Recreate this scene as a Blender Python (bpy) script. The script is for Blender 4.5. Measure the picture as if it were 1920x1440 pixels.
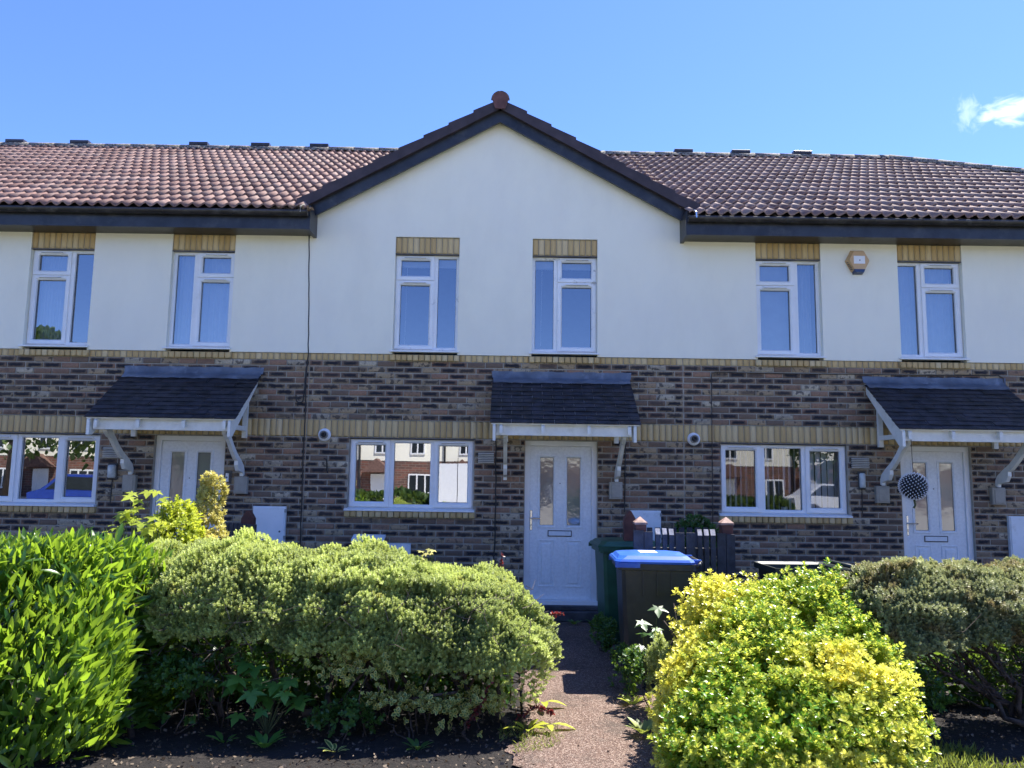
import bpy, math, random
import numpy as np
from mathutils import Vector, Matrix
random.seed(7); RS = np.random.RandomState(11)
for o in list(bpy.data.objects): bpy.data.objects.remove(o)
scene = bpy.context.scene
COL = scene.collection
rad = math.radians
# ------------------------------------------------------------------ camera
F = 1440.0; PITCH = rad(6.73); ROLL = rad(0.837); CP = np.array([0.0, -9.493, 1.7])
_f = np.array([0, math.cos(PITCH), math.sin(PITCH)]); _r0 = np.array([1.0, 0, 0]); _u0 = np.cross(_r0, _f)
_r = _r0*math.cos(ROLL)+_u0*math.sin(ROLL); _u = _u0*math.cos(ROLL)-_r0*math.sin(ROLL)
cam_d = bpy.data.cameras.new('camera'); cam = bpy.data.objects.new('camera', cam_d); COL.objects.link(cam)
cam.matrix_world = Matrix(((_r[0], _u[0], -_f[0], CP[0]), (_r[1], _u[1], -_f[1], CP[1]), (_r[2], _u[2], -_f[2], CP[2]), (0, 0, 0, 1)))
cam_d.sensor_width = 36; cam_d.lens = F/1920*36; cam_d.clip_start = 0.05; cam_d.clip_end = 3000
scene.camera = cam
def ray(px, py): return _f+(px-960)/F*_r-(py-720)/F*_u
def proj(p):
    d = np.asarray(p, float)-CP; w = d@_f
    return 960+F*(d@_r)/w, 720-F*(d@_u)/w
# ------------------------------------------------------------------ light
SUN_EL = rad(57.6); SUN_AZ = rad(47.9)
EXPOSURE = 1.83; SKY_STRENGTH = 0.118; SUN_STRENGTH = 4.0
world = bpy.data.worlds.new('World'); scene.world = world; world.use_nodes = True
wn = world.node_tree.nodes; wl = world.node_tree.links; wn.clear()
sky = wn.new('ShaderNodeTexSky'); sky.sky_type = 'NISHITA'; sky.sun_disc = False
sky.sun_elevation = SUN_EL; sky.sun_rotation = SUN_AZ; sky.altitude = 300; sky.air_density = 1.0; sky.dust_density = 0.15; sky.ozone_density = 6.0
bg = wn.new('ShaderNodeBackground'); bg.inputs['Strength'].default_value = SKY_STRENGTH
tc = wn.new('ShaderNodeTexCoord')
def cloud(px, py, sx, sz, seed, prev, amt):
    d = ray(px, py); d = d/np.linalg.norm(d)
    sub = wn.new('ShaderNodeVectorMath'); sub.operation = 'SUBTRACT'; sub.inputs[1].default_value = d
    wl.new(tc.outputs['Generated'], sub.inputs[0])
    mp = wn.new('ShaderNodeMapping'); mp.inputs['Rotation'].default_value = (0, rad(28), 0); mp.inputs['Scale'].default_value = (1/sx, 1/sx, 1/sz)
    wl.new(sub.outputs[0], mp.inputs['Vector'])
    ln = wn.new('ShaderNodeVectorMath'); ln.operation = 'LENGTH'; wl.new(mp.outputs[0], ln.inputs[0])
    nz = wn.new('ShaderNodeTexNoise'); nz.inputs['Scale'].default_value = 1.6; nz.inputs['Detail'].default_value = 6; nz.inputs['Distortion'].default_value = .8
    ad = wn.new('ShaderNodeVectorMath'); ad.operation = 'ADD'; ad.inputs[1].default_value = (seed, seed*2, 0)
    wl.new(mp.outputs[0], ad.inputs[0]); wl.new(ad.outputs[0], nz.inputs['Vector'])
    m1 = wn.new('ShaderNodeMath'); m1.operation = 'MULTIPLY_ADD'; m1.inputs[1].default_value = 2.2; m1.inputs[2].default_value = -.55; wl.new(nz.outputs['Fac'], m1.inputs[0])
    m2 = wn.new('ShaderNodeMath'); m2.operation = 'SUBTRACT'; wl.new(m1.outputs[0], m2.inputs[0]); wl.new(ln.outputs['Value'], m2.inputs[1])
    m3 = wn.new('ShaderNodeMapRange'); m3.interpolation_type = 'SMOOTHSTEP'; m3.inputs['From Min'].default_value = -.6; m3.inputs['From Max'].default_value = .65; m3.inputs['To Max'].default_value = amt
    wl.new(m2.outputs[0], m3.inputs['Value'])
    mx = wn.new('ShaderNodeMix'); mx.data_type = 'RGBA'; wl.new(m3.outputs[0], mx.inputs['Factor']); wl.new(prev, mx.inputs[6]); mx.inputs[7].default_value = (5.2, 5.6, 6.0, 1)
    return mx.outputs[2]
hs = wn.new('ShaderNodeHueSaturation'); hs.inputs['Saturation'].default_value = 1.0; hs.inputs['Hue'].default_value = .5; 
tint = wn.new('ShaderNodeMix'); tint.data_type = 'RGBA'; tint.blend_type = 'MULTIPLY'; tint.inputs['Factor'].default_value = 1; tint.inputs[7].default_value = (.45, .505, .75, 1)
wl.new(sky.outputs[0], tint.inputs[6]); wl.new(tint.outputs[2], hs.inputs['Color'])
c = cloud(1900, 207, .036, .015, 3.1, hs.outputs[0], .6)
c = cloud(1815, 213, .012, .022, 8.3, c, .22)
wl.new(c, bg.inputs['Color'])
wo = wn.new('ShaderNodeOutputWorld'); wl.new(bg.outputs[0], wo.inputs[0])
sund = bpy.data.lights.new('sun', 'SUN'); sund.energy = SUN_STRENGTH; sund.angle = rad(.5); sund.color = (1, .95, .87)
sun = bpy.data.objects.new('sun', sund); COL.objects.link(sun)
SD = Vector((math.sin(SUN_AZ)*math.cos(SUN_EL), math.cos(SUN_AZ)*math.cos(SUN_EL), math.sin(SUN_EL)))
sun.rotation_euler = SD.to_track_quat('Z', 'Y').to_euler(); sun.location = (8, 8, 14)
vs = scene.view_settings; vs.view_transform = 'Standard'; vs.look = 'None'; vs.gamma = 1; vs.use_curve_mapping = False; vs.exposure = EXPOSURE
scene.render.resolution_x = 1024; scene.render.resolution_y = 768

# ------------------------------------------------------------------ materials
def newmat(name):
    m = bpy.data.materials.new(name); m.use_nodes = True
    nt = m.node_tree; b = nt.nodes.get('Principled BSDF'); return m, nt, b
def L(nt, a, b): nt.links.new(a, b)
def N(nt, t, **kw):
    n = nt.nodes.new('ShaderNode'+t)
    for k, v in kw.items():
        if k in ('operation', 'data_type', 'interpolation_type', 'feature', 'attribute_name', 'blend_type', 'musgrave_type', 'distance', 'invert'): setattr(n, k, v)
        else: n.inputs[k.replace('_', ' ')].default_value = v
    return n
def mixc(nt, fac, a, b, blend='MIX'):
    m = nt.nodes.new('ShaderNodeMix'); m.data_type = 'RGBA'; m.blend_type = blend
    for s, v in ((m.inputs['Factor'], fac), (m.inputs[6], a), (m.inputs[7], b)):
        if hasattr(v, 'links'): L(nt, v, s)
        elif isinstance(v, (int, float)): s.default_value = v
        else: s.default_value = (*v, 1)
    return m.outputs[2]
def rng(nt, v, a, b, c=0., d=1., smooth=True):
    m = nt.nodes.new('ShaderNodeMapRange'); m.interpolation_type = 'SMOOTHSTEP' if smooth else 'LINEAR'
    m.inputs['From Min'].default_value = a; m.inputs['From Max'].default_value = b; m.inputs['To Min'].default_value = c; m.inputs['To Max'].default_value = d
    L(nt, v, m.inputs['Value']); return m.outputs[0]
def noise(nt, scale, detail=4, rough=.6, vec=None, dist=0.):
    n = N(nt, 'TexNoise', Scale=scale, Detail=detail, Roughness=rough, Distortion=dist)
    if vec is None:
        g = nt.nodes.new('ShaderNodeNewGeometry'); vec = g.outputs['Position']
    L(nt, vec, n.inputs['Vector']); return n.outputs['Fac']
def bump(nt, b, h, strength=.3, dist=.01):
    n = nt.nodes.new('ShaderNodeBump'); n.inputs['Strength'].default_value = strength; n.inputs['Distance'].default_value = dist
    L(nt, h, n.inputs['Height']); L(nt, n.outputs[0], b.inputs['Normal'])
def simple(name, col, rough=.5, var=.12, scale=8, bs=0., bscale=60, spec=.5, metal=0., dirt=None, dscale=3., dth=(.5, .75)):
    m, nt, b = newmat(name)
    n = noise(nt, scale)
    lo = tuple(c*(1-var*1.6) for c in col); hi = tuple(min(1, c*(1+var)) for c in col)
    out = mixc(nt, rng(nt, n, .3, .7), lo, hi)
    if dirt:
        out = mixc(nt, rng(nt, noise(nt, dscale, 6, .7), dth[0], dth[1]), out, dirt)
    L(nt, out, b.inputs['Base Color'])
    b.inputs['Roughness'].default_value = rough; b.inputs['Metallic'].default_value = metal; b.inputs['Specular IOR Level'].default_value = spec
    if bs: bump(nt, b, noise(nt, bscale), bs, .004)
    return m
def attr(nt, name):
    a = nt.nodes.new('ShaderNodeAttribute'); a.attribute_name = name; return a.outputs['Fac']
def ramp(nt, fac, stops):
    r = nt.nodes.new('ShaderNodeValToRGB'); e = r.color_ramp.elements
    while len(e) < len(stops): e.new(.5)
    for i, (p, c) in enumerate(stops): e[i].position = p; e[i].color = (*c, 1)
    L(nt, fac, r.inputs[0]); return r.outputs[0]

def brick_mat():
    m, nt, b = newmat('multi_brick')
    col = ramp(nt, attr(nt, 'tone'), [(0, (.17, .12, .085)), (.2, (.26, .175, .115)), (.4, (.35, .20, .125)), (.55, (.37, .26, .155)), (.75, (.42, .31, .18)), (.9, (.48, .38, .25)), (1, (.58, .50, .36))])
    n1 = noise(nt, 45, 5, .7); col = mixc(nt, rng(nt, n1, .35, .7, 0, .45), col, (.10, .085, .075))
    uv = nt.nodes.new('ShaderNodeUVMap'); sp = nt.nodes.new('ShaderNodeSeparateXYZ'); L(nt, uv.outputs[0], sp.inputs[0])
    def edge(o, w, a, bb):
        s = N(nt, 'Math', operation='SUBTRACT'); L(nt, o, s.inputs[0]); s.inputs[1].default_value = .5
        ab = N(nt, 'Math', operation='ABSOLUTE'); L(nt, s.outputs[0], ab.inputs[0])
        g = noise(nt, w, 4, .75); g2 = N(nt, 'Math', operation='MULTIPLY_ADD'); L(nt, g, g2.inputs[0]); g2.inputs[1].default_value = .62; L(nt, ab.outputs[0], g2.inputs[2])
        return rng(nt, g2.outputs[0], a, bb, 1, 0)
    ex = edge(sp.outputs[0], 17, .60, .86); ez = edge(sp.outputs[1], 21, .45, .85)
    mm = N(nt, 'Math', operation='MULTIPLY'); L(nt, ex, mm.inputs[0]); L(nt, ez, mm.inputs[1])
    m2 = N(nt, 'Math', operation='MULTIPLY'); L(nt, mm.outputs[0], m2.inputs[0]); L(nt, attr(nt, 'smear'), m2.inputs[1])
    col = mixc(nt, m2.outputs[0], col, (.022, .022, .027))
    bl = N(nt, 'Math', operation='MULTIPLY'); L(nt, rng(nt, noise(nt, 15, 2, .5), .52, .62), bl.inputs[0]); L(nt, rng(nt, attr(nt, 'tone'), .3, .6), bl.inputs[1])
    col = mixc(nt, rng(nt, bl.outputs[0], 0, 1, 0, .75), col, (.035, .032, .035))
    col = mixc(nt, rng(nt, noise(nt, 260, 2, .5), .60, .72, 0, .5), col, (.06, .05, .045))
    L(nt, col, b.inputs['Base Color']); b.inputs['Roughness'].default_value = .85; b.inputs['Specular IOR Level'].default_value = .25
    bump(nt, b, noise(nt, 120, 4, .7), .5, .004); return m
def tan_mat():
    m, nt, b = newmat('buff_brick')
    col = ramp(nt, attr(nt, 'tone'), [(0, (.52, .36, .16)), (.5, (.61, .445, .21)), (1, (.66, .51, .28))])
    col = mixc(nt, rng(nt, noise(nt, 40, 5, .7), .5, .85, 0, .25), col, (.30, .24, .16))
    col = mixc(nt, rng(nt, noise(nt, 1.1, 5, .7), .62, .85, 0, .35), col, (.3, .26, .2))
    L(nt, col, b.inputs['Base Color']); b.inputs['Roughness'].default_value = .85; b.inputs['Specular IOR Level'].default_value = .25
    bump(nt, b, noise(nt, 150, 3), .35, .003); return m
def render_mat():
    m, nt, b = newmat('cream_render')
    g = nt.nodes.new('ShaderNodeNewGeometry')
    mp = N(nt, 'Mapping'); mp.inputs['Scale'].default_value = (1.0, 1, .45); L(nt, g.outputs['Position'], mp.inputs['Vector'])
    st = noise(nt, 2.2, 6, .65, mp.outputs[0])
    col = mixc(nt, rng(nt, st, .35, .75), (.88, .85, .70), (.82, .79, .655))
    col = mixc(nt, rng(nt, noise(nt, .7, 4), .4, .75, 0, .5), col, (.83, .80, .70))
    L(nt, col, b.inputs['Base Color']); b.inputs['Roughness'].default_value = .9; b.inputs['Specular IOR Level'].default_value = .2
    bump(nt, b, noise(nt, 90, 6, .75), .35, .006); return m
def tile_mat(name, stops, grey, gth):
    m, nt, b = newmat(name)
    oi = nt.nodes.new('ShaderNodeObjectInfo')
    col = ramp(nt, oi.outputs['Random'], stops)
    col = mixc(nt, rng(nt, noise(nt, 14, 6, .7), .4, .75, 0, .6), col, (.10, .065, .055))
    col = mixc(nt, rng(nt, noise(nt, 2.3, 6, .75), *gth), col, grey)
    col = mixc(nt, rng(nt, noise(nt, 70, 3, .7), .68, .8, 0, .6), col, (.42, .40, .34))
    L(nt, col, b.inputs['Base Color']); b.inputs['Roughness'].default_value = .8; b.inputs['Specular IOR Level'].default_value = .3
    bump(nt, b, noise(nt, 110, 4, .7), .4, .004); return m
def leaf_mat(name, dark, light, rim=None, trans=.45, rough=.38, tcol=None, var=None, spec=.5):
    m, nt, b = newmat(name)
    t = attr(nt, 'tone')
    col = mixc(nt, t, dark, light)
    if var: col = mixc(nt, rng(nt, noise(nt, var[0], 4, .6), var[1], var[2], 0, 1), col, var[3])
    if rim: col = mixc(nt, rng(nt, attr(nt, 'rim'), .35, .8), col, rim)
    L(nt, col, b.inputs['Base Color']); b.inputs['Roughness'].default_value = rough; b.inputs['Specular IOR Level'].default_value = spec
    tr = nt.nodes.new('ShaderNodeBsdfTranslucent')
    tcx = mixc(nt, .55, col, tcol or (.35, .5, .05)); L(nt, tcx, tr.inputs['Color'])
    ms = nt.nodes.new('ShaderNodeMixShader'); ms.inputs[0].default_value = trans
    out = nt.nodes.get('Material Output'); L(nt, b.outputs[0], ms.inputs[1]); L(nt, tr.outputs[0], ms.inputs[2]); L(nt, ms.outputs[0], out.inputs[0])
    return m
def glass_mat(name, refl=.33, tint=(.55, .62, .68), wob=.02):
    m, nt, b = newmat(name); nt.nodes.remove(b)
    gl = nt.nodes.new('ShaderNodeBsdfGlossy'); gl.inputs['Roughness'].default_value = .0; gl.inputs['Color'].default_value = (.95, .97, 1, 1)
    tr = nt.nodes.new('ShaderNodeBsdfTransparent'); tr.inputs['Color'].default_value = (*tint, 1)
    bp = nt.nodes.new('ShaderNodeBump'); bp.inputs['Strength'].default_value = wob; bp.inputs['Distance'].default_value = .02
    L(nt, noise(nt, 2.2, 1, .4), bp.inputs['Height']); L(nt, bp.outputs[0], gl.inputs['Normal'])
    ms = nt.nodes.new('ShaderNodeMixShader'); lw = nt.nodes.new('ShaderNodeFresnel'); lw.inputs['IOR'].default_value = 1.5
    ad = N(nt, 'Math', operation='ADD'); L(nt, lw.outputs[0], ad.inputs[0]); ad.inputs[1].default_value = refl-.04; ad.use_clamp = True
    L(nt, ad.outputs[0], ms.inputs[0]); L(nt, tr.outputs[0], ms.inputs[1]); L(nt, gl.outputs[0], ms.inputs[2])
    L(nt, ms.outputs[0], nt.nodes.get('Material Output').inputs[0]); return m
def door_glass():
    m, nt, b = newmat('frosted_door_glass'); b.inputs['Base Color'].default_value = (.13, .15, .14, 1); b.inputs['Roughness'].default_value = .6
    gl = nt.nodes.new('ShaderNodeBsdfGlossy'); gl.inputs['Roughness'].default_value = .06
    ms = nt.nodes.new('ShaderNodeMixShader'); ms.inputs[0].default_value = .17
    bp = nt.nodes.new('ShaderNodeBump'); bp.inputs['Strength'].default_value = .05; bp.inputs['Distance'].default_value = .02; L(nt, noise(nt, 9, 2, .5), bp.inputs['Height']); L(nt, bp.outputs[0], gl.inputs['Normal'])
    L(nt, b.outputs[0], ms.inputs[1]); L(nt, gl.outputs[0], ms.inputs[2]); L(nt, ms.outputs[0], nt.nodes.get('Material Output').inputs[0]); return m
M = {}
M['brick'] = brick_mat(); M['buff'] = tan_mat(); M['render'] = render_mat()
M['mortar'] = simple('mortar', (.37, .34, .28), .95, .15, 6, .5, 150, .2, dirt=(.27, .25, .20), dscale=2.5)
M['upvc'] = simple('white_upvc', (.80, .81, .80), .3, .03, 3, dirt=(.6, .6, .56), dscale=5, dth=(.55, .9))
M['upvc_dirty'] = simple('weathered_white_upvc', (.80, .81, .80), .35, .03, 3, dirt=(.22, .22, .2), dscale=9, dth=(.57, .75))
M['door'] = simple('white_door', (.78, .80, .80), .35, .05, 30, .25, 200)
M['timber'] = simple('white_painted_timber', (.80, .79, .72), .5, .05, 9, .15, 80, dirt=(.62, .6, .5), dscale=6, dth=(.5, .8))
M['black'] = simple('black_fascia', (.022, .024, .030), .38, .3, 5, .1, 40, dirt=(.06, .06, .06), dscale=4)
M['gutter'] = simple('black_gutter', (.035, .030, .030), .35, .3, 5, dirt=(.09, .085, .08), dscale=7)
M['lead'] = simple('lead_flashing', (.13, .15, .18), .45, .2, 4, .3, 14, dirt=(.25, .27, .3), dscale=5)
M['slate'] = simple('dark_slate', (.022, .021, .027), .6, .5, 9, .7, 90, dirt=(.30, .29, .27), dscale=26, dth=(.72, .76))
M['tile_red'] = tile_mat('red_brown_roof_tile', [(0, (.19, .105, .085)), (.5, (.27, .155, .125)), (1, (.36, .23, .19))], (.25, .20, .17), (.42, .72, 0, .7))
M['tile_brown'] = tile_mat('weathered_brown_roof_tile', [(0, (.18, .108, .088)), (.5, (.26, .162, .13)), (1, (.35, .235, .19))], (.30, .235, .195), (.4, .7, 0, .75))
M['tile_under'] = simple('roof_underlay', (.03, .024, .022), .95)
M['ridge'] = simple('ridge_tile', (.10, .085, .075), .9, .4, 25, .7, 60, dirt=(.30, .29, .24), dscale=34, dth=(.45, .6))
M['verge'] = simple('verge_tile', (.05, .036, .042), .7, .2, 6, .2, 70, dirt=(.035, .03, .04), dscale=5)
M['terracotta'] = simple('terracotta_infill', (.14, .065, .06), .9, .2, 10, .3)
M['glass'] = glass_mat('window_glass', .27, (.6, .66, .7), .012)
M['glass_low'] = glass_mat('ground_window_glass', .40, (.55, .6, .62), .015)
M['glass_blinds'] = glass_mat('blind_window_glass', .16, (.8, .83, .85), .015); M['glass_door'] = door_glass()
M['gasket'] = simple('dark_gasket', (.02, .02, .02), .6)
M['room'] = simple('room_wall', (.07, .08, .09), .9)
M['net'] = simple('net_curtain', (.60, .62, .66), .9, .03)
M['blind'] = simple('blind_fabric', (.75, .77, .80), .8, .03)
M['chrome'] = simple('chrome', (.7, .7, .7), .25, .03, metal=1)
M['dark_metal'] = simple('dark_metal', (.05, .05, .05), .4)
M['meter'] = simple('meter_box_white', (.76, .79, .80), .5, .04, 3, dirt=(.5, .52, .5), dscale=6, dth=(.5, .8))
M['grey_plastic'] = simple('grey_plastic', (.30, .30, .28), .5)
M['beige_box'] = simple('beige_plastic', (.34, .31, .25), .6, .08)
M['vent'] = simple('vent_plastic', (.70, .66, .57), .6, .1)
M['alarm'] = simple('alarm_plastic', (.62, .40, .20), .5, .05)
M['alarm_white'] = simple('alarm_white', (.85, .85, .85), .5, .02)
M['alarm_blue'] = simple('alarm_lens', (.03, .05, .12), .2)
M['lamp_glass'] = simple('frosted_lamp', (.55, .58, .55), .3, .1, 20)
M['cable'] = simple('black_cable', (.015, .014, .014), .5)
M['fence'] = simple('dark_stained_wood', (.035, .036, .048), .55, .3, 14, .3, 50, dirt=(.07, .065, .07), dscale=8)
M['post'] = simple('red_brown_stained_wood', (.10, .03, .022), .6, .25, 12, .3, 50)
M['sun_glint'] = simple('painted_sun_glint', (.62, .55, .47), .7, .2, 20); M['postcap'] = simple('pale_brown_post_cap', (.36, .22, .17), .7, .25, 14, .3, 60)  # picket-top tone is sun glint put into the colour
M['bin_black'] = simple('black_bin_plastic', (.028, .03, .032), .42, .15, 6, .08, 300, dirt=(.06, .055, .045), dscale=4)
M['bin_green'] = simple('green_bin_plastic', (.02, .085, .045), .42, .15, 6, .08, 300)
M['bin_dgreen'] = simple('dark_green_bin_plastic', (.022, .032, .026), .45, .15, 6)
M['lid_blue'] = simple('blue_lid_plastic', (.02, .11, .50), .38, .08, 6, dirt=(.08, .2, .55), dscale=5, dth=(.5, .8))
M['rubber'] = simple('rubber', (.02, .02, .02), .8)
M['bark'] = simple('dark_bark', (.085, .062, .047), .9, .4, 18, .8, 45)
M['stem'] = simple('green_stem', (.09, .11, .04), .8, .3)
M['step'] = simple('dark_timber_step', (.055, .055, .06), .7, .3, 8, .3, 50)
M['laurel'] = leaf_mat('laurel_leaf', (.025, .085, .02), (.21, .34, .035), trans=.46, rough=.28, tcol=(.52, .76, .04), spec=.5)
M['hebe'] = leaf_mat('hebe_leaf', (.08, .13, .05), (.56, .63, .20), trans=.38, rough=.5, tcol=(.78, .86, .2), var=(5, .6, .72, (.34, .32, .09)))
M['hebe_brown'] = leaf_mat('grey_hebe_leaf', (.09, .13, .06), (.44, .47, .20), trans=.3, rough=.5, tcol=(.45, .45, .18), var=(4, .5, .68, (.26, .19, .07)))
M['euonymus'] = leaf_mat('euonymus_leaf', (.08, .26, .02), (.80, .72, .14), rim=None, trans=.48, rough=.3, tcol=(.95, .92, .12))
M['variegated'] = leaf_mat('variegated_leaf', (.05, .12, .03), (.12, .2, .05), rim=(.62, .58, .16), trans=.3, rough=.4, tcol=(.5, .5, .1))
M['gold'] = leaf_mat('golden_leaf', (.30, .30, .07), (.70, .62, .20), trans=.35, rough=.45, tcol=(.7, .62, .12))
M['maple'] = leaf_mat('maple_leaf', (.06, .18, .03), (.14, .30, .05), trans=.4, rough=.45, tcol=(.3, .5, .05))
M['maple_y'] = leaf_mat('young_maple_leaf', (.30, .38, .04), (.55, .58, .06), trans=.45, rough=.45, tcol=(.7, .75, .05))
M['plain'] = leaf_mat('plain_green_leaf', (.03, .09, .02), (.07, .16, .03), trans=.35, rough=.4)
M['berberis'] = leaf_mat('dark_red_leaf', (.09, .015, .02), (.25, .05, .05), trans=.3, rough=.4, tcol=(.5, .06, .05))
M['tree'] = leaf_mat('tree_leaf', (.03, .07, .02), (.08, .13, .03), trans=.3, rough=.5)
M['litter'] = leaf_mat('dry_litter', (.05, .035, .025), (.20, .15, .10), trans=.1, rough=.8, tcol=(.3, .2, .1))
M['grass'] = leaf_mat('grass_blade', (.10, .16, .03), (.30, .36, .08), trans=.35, rough=.5, tcol=(.5, .55, .08))

def ground_mats():
    m, nt, b = newmat('soil')
    n = noise(nt, 26, 8, .75); col = ramp(nt, n, [(.3, (.005, .004, .0035)), (.5, (.014, .010, .008)), (.62, (.03, .022, .017)), (.75, (.09, .072, .058))])
    L(nt, col, b.inputs['Base Color']); b.inputs['Roughness'].default_value = .95; bump(nt, b, noise(nt, 40, 8, .8), 1, .03); M['soil'] = m
    m, nt, b = newmat('path_aggregate')
    g = nt.nodes.new('ShaderNodeNewGeometry')
    v = N(nt, 'TexVoronoi', Scale=150.); L(nt, g.outputs['Position'], v.inputs['Vector'])
    sp = nt.nodes.new('ShaderNodeSeparateColor'); L(nt, v.outputs['Color'], sp.inputs[0])
    col = ramp(nt, sp.outputs[0], [(0, (.05, .026, .019)), (.4, (.11, .063, .045)), (.75, (.18, .117, .088)), (1, (.35, .27, .22))])
    col = mixc(nt, rng(nt, noise(nt, 2.2, 7, .75), .46, .68, 0, .7), col, (.045, .036, .028))
    L(nt, col, b.inputs['Base Color']); b.inputs['Roughness'].default_value = .9
    bump(nt, b, v.outputs['Distance'], 1, .006); M['path'] = m
    m, nt, b = newmat('asphalt')
    v = N(nt, 'TexVoronoi', Scale=130.); g = nt.nodes.new('ShaderNodeNewGeometry'); L(nt, g.outputs['Position'], v.inputs['Vector'])
    sp = nt.nodes.new('ShaderNodeSeparateColor'); L(nt, v.outputs['Color'], sp.inputs[0])
    col = ramp(nt, sp.outputs[0], [(0, (.035, .035, .037)), (.7, (.07, .07, .072)), (1, (.16, .155, .15))])
    col = mixc(nt, rng(nt, noise(nt, 3, 6), .4, .8, 0, .5), col, (.05, .045, .04))
    L(nt, col, b.inputs['Base Color']); b.inputs['Roughness'].default_value = .9; bump(nt, b, v.outputs['Distance'], .8, .005); M['asphalt'] = m
    m, nt, b = newmat('turf')
    col = mixc(nt, rng(nt, noise(nt, 6, 7, .7), .35, .7), (.035, .06, .018), (.08, .11, .035))
    L(nt, col, b.inputs['Base Color']); b.inputs['Roughness'].default_value = .95; bump(nt, b, noise(nt, 60, 6), 1, .03); M['turf'] = m
ground_mats()

# ------------------------------------------------------------------ mesh helpers
class MB:
    def __init__(s): s.v = []; s.f = []; s.m = []
    def add(s, vs, fs, mi=0):
        o = len(s.v); s.v += [tuple(map(float, q)) for q in vs]; s.f += [tuple(i+o for i in f) for f in fs]; s.m += [mi]*len(fs); return s
    def box(s, x0, x1, y0, y1, z0, z1, mi=0):
        v = [(x, y, z) for z in (z0, z1) for y in (y0, y1) for x in (x0, x1)]
        return s.add(v, [(0, 2, 3, 1), (4, 5, 7, 6), (0, 1, 5, 4), (2, 6, 7, 3), (0, 4, 6, 2), (1, 3, 7, 5)], mi)
    def cbox(s, x0, x1, y0, y1, z0, z1, c=.004, mi=0):   # box whose -Y face is chamfered
        v = [(x0, y1, z0), (x1, y1, z0), (x1, y1, z1), (x0, y1, z1), (x0, y0+c, z0), (x1, y0+c, z0), (x1, y0+c, z1), (x0, y0+c, z1),
             (x0+c, y0, z0+c), (x1-c, y0, z0+c), (x1-c, y0, z1-c), (x0+c, y0, z1-c)]
        f = [(3, 2, 1, 0), (8, 9, 10, 11)]
        for i in range(4):
            j = (i+1) % 4; f += [(i, j, 4+j, 4+i), (4+i, 4+j, 8+j, 8+i)]
        return s.add(v, f, mi)
    def prism(s, pts, axis, a, b, mi=0):     # pts 2D polygon (ccw), extruded along axis
        n = len(pts)
        def P(p, t): return {'x': (t, p[0], p[1]), 'y': (p[0], t, p[1]), 'z': (p[0], p[1], t)}[axis]
        v = [P(p, a) for p in pts]+[P(p, b) for p in pts]
        return s.add(v, [tuple(range(n))[::-1], tuple(range(n, 2*n))]+[(i, (i+1) % n, n+(i+1) % n, n+i) for i in range(n)], mi)
    def ring(s, x0, x1, z0, z1, w, yf, yb, c=.012, mi=0):
        loops = []
        for (d, y) in ((0, yb), (0, yf+.003), (.003, yf), (w-c, yf), (w, yf+c), (w, yb)):
            loops.append([(x0+d, y, z0+d), (x1-d, y, z0+d), (x1-d, y, z1-d), (x0+d, y, z1-d)])
        v = [p for l in loops for p in l]; f = []
        for k in range(len(loops)-1):
            for i in range(4):
                j = (i+1) % 4; f.append((4*k+i, 4*k+j, 4*k+4+j, 4*k+4+i))
        return s.add(v, f, mi)
    def tube(s, pts, r, n=6, mi=0, cap=True):
        pts = [Vector(p) for p in pts]; rr = r if hasattr(r, '__len__') else [r]*len(pts)
        v = []; up = Vector((.13, .27, .95))
        for i, p in enumerate(pts):
            t = (pts[min(i+1, len(pts)-1)]-pts[max(i-1, 0)]).normalized()
            a = t.cross(up)
            if a.length < .05: a = t.cross(Vector((1, 0, 0)))
            a.normalize(); b = t.cross(a)
            for k in range(n):
                q = 2*math.pi*k/n; v.append(p+(a*math.cos(q)+b*math.sin(q))*rr[i])
        f = [(i*n+k, i*n+(k+1) % n, (i+1)*n+(k+1) % n, (i+1)*n+k) for i in range(len(pts)-1) for k in range(n)]
        if cap: f += [tuple(range(n))[::-1], tuple(range((len(pts)-1)*n, len(pts)*n))]
        return s.add(v, f, mi)
    def lathe(s, prof, n=16, cx=0, cy=0, cz=0, axis='z', mi=0):
        v = []
        for (r, h) in prof:
            for k in range(n):
                a = 2*math.pi*k/n; p, q = r*math.cos(a), r*math.sin(a)
                v.append({'z': (cx+p, cy+q, cz+h), 'y': (cx+p, cy+h, cz+q), 'x': (cx+h, cy+p, cz+q)}[axis])
        m = len(prof)
        f = [(i*n+k, i*n+(k+1) % n, (i+1)*n+(k+1) % n, (i+1)*n+k) for i in range(m-1) for k in range(n)]
        f += [tuple(range(n))[::-1], tuple(range((m-1)*n, m*n))]
        return s.add(v, f, mi)
    def mesh(s, name, mats, smooth=False):
        me = bpy.data.meshes.new(name); me.from_pydata(s.v, [], s.f)
        for m in (mats if isinstance(mats, (list, tuple)) else [mats]): me.materials.append(M[m] if isinstance(m, str) else m)
        if any(s.m): me.polygons.foreach_set('material_index', s.m)
        if smooth: me.polygons.foreach_set('use_smooth', [True]*len(s.f))
        me.update(); return me
def link(name, data, parent=None, loc=(0, 0, 0), **props):
    o = bpy.data.objects.new(name, data); COL.objects.link(o); o.location = loc
    if parent is not None: setpar(o, parent)
    for k, v in props.items(): o[k] = v
    return o
WL = {}
def setpar(o, parent):
    o.parent = parent
    o.matrix_parent_inverse = WL[parent.name].inverted() if parent.name in WL else Matrix.Identity(4)
def obj(name, mb, mats, parent=None, smooth=False, **props):
    o = link(name, mb.mesh(name, mats, smooth), parent, **props)
    WL[o.name] = Matrix.Identity(4) if True else None
    return o
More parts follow.
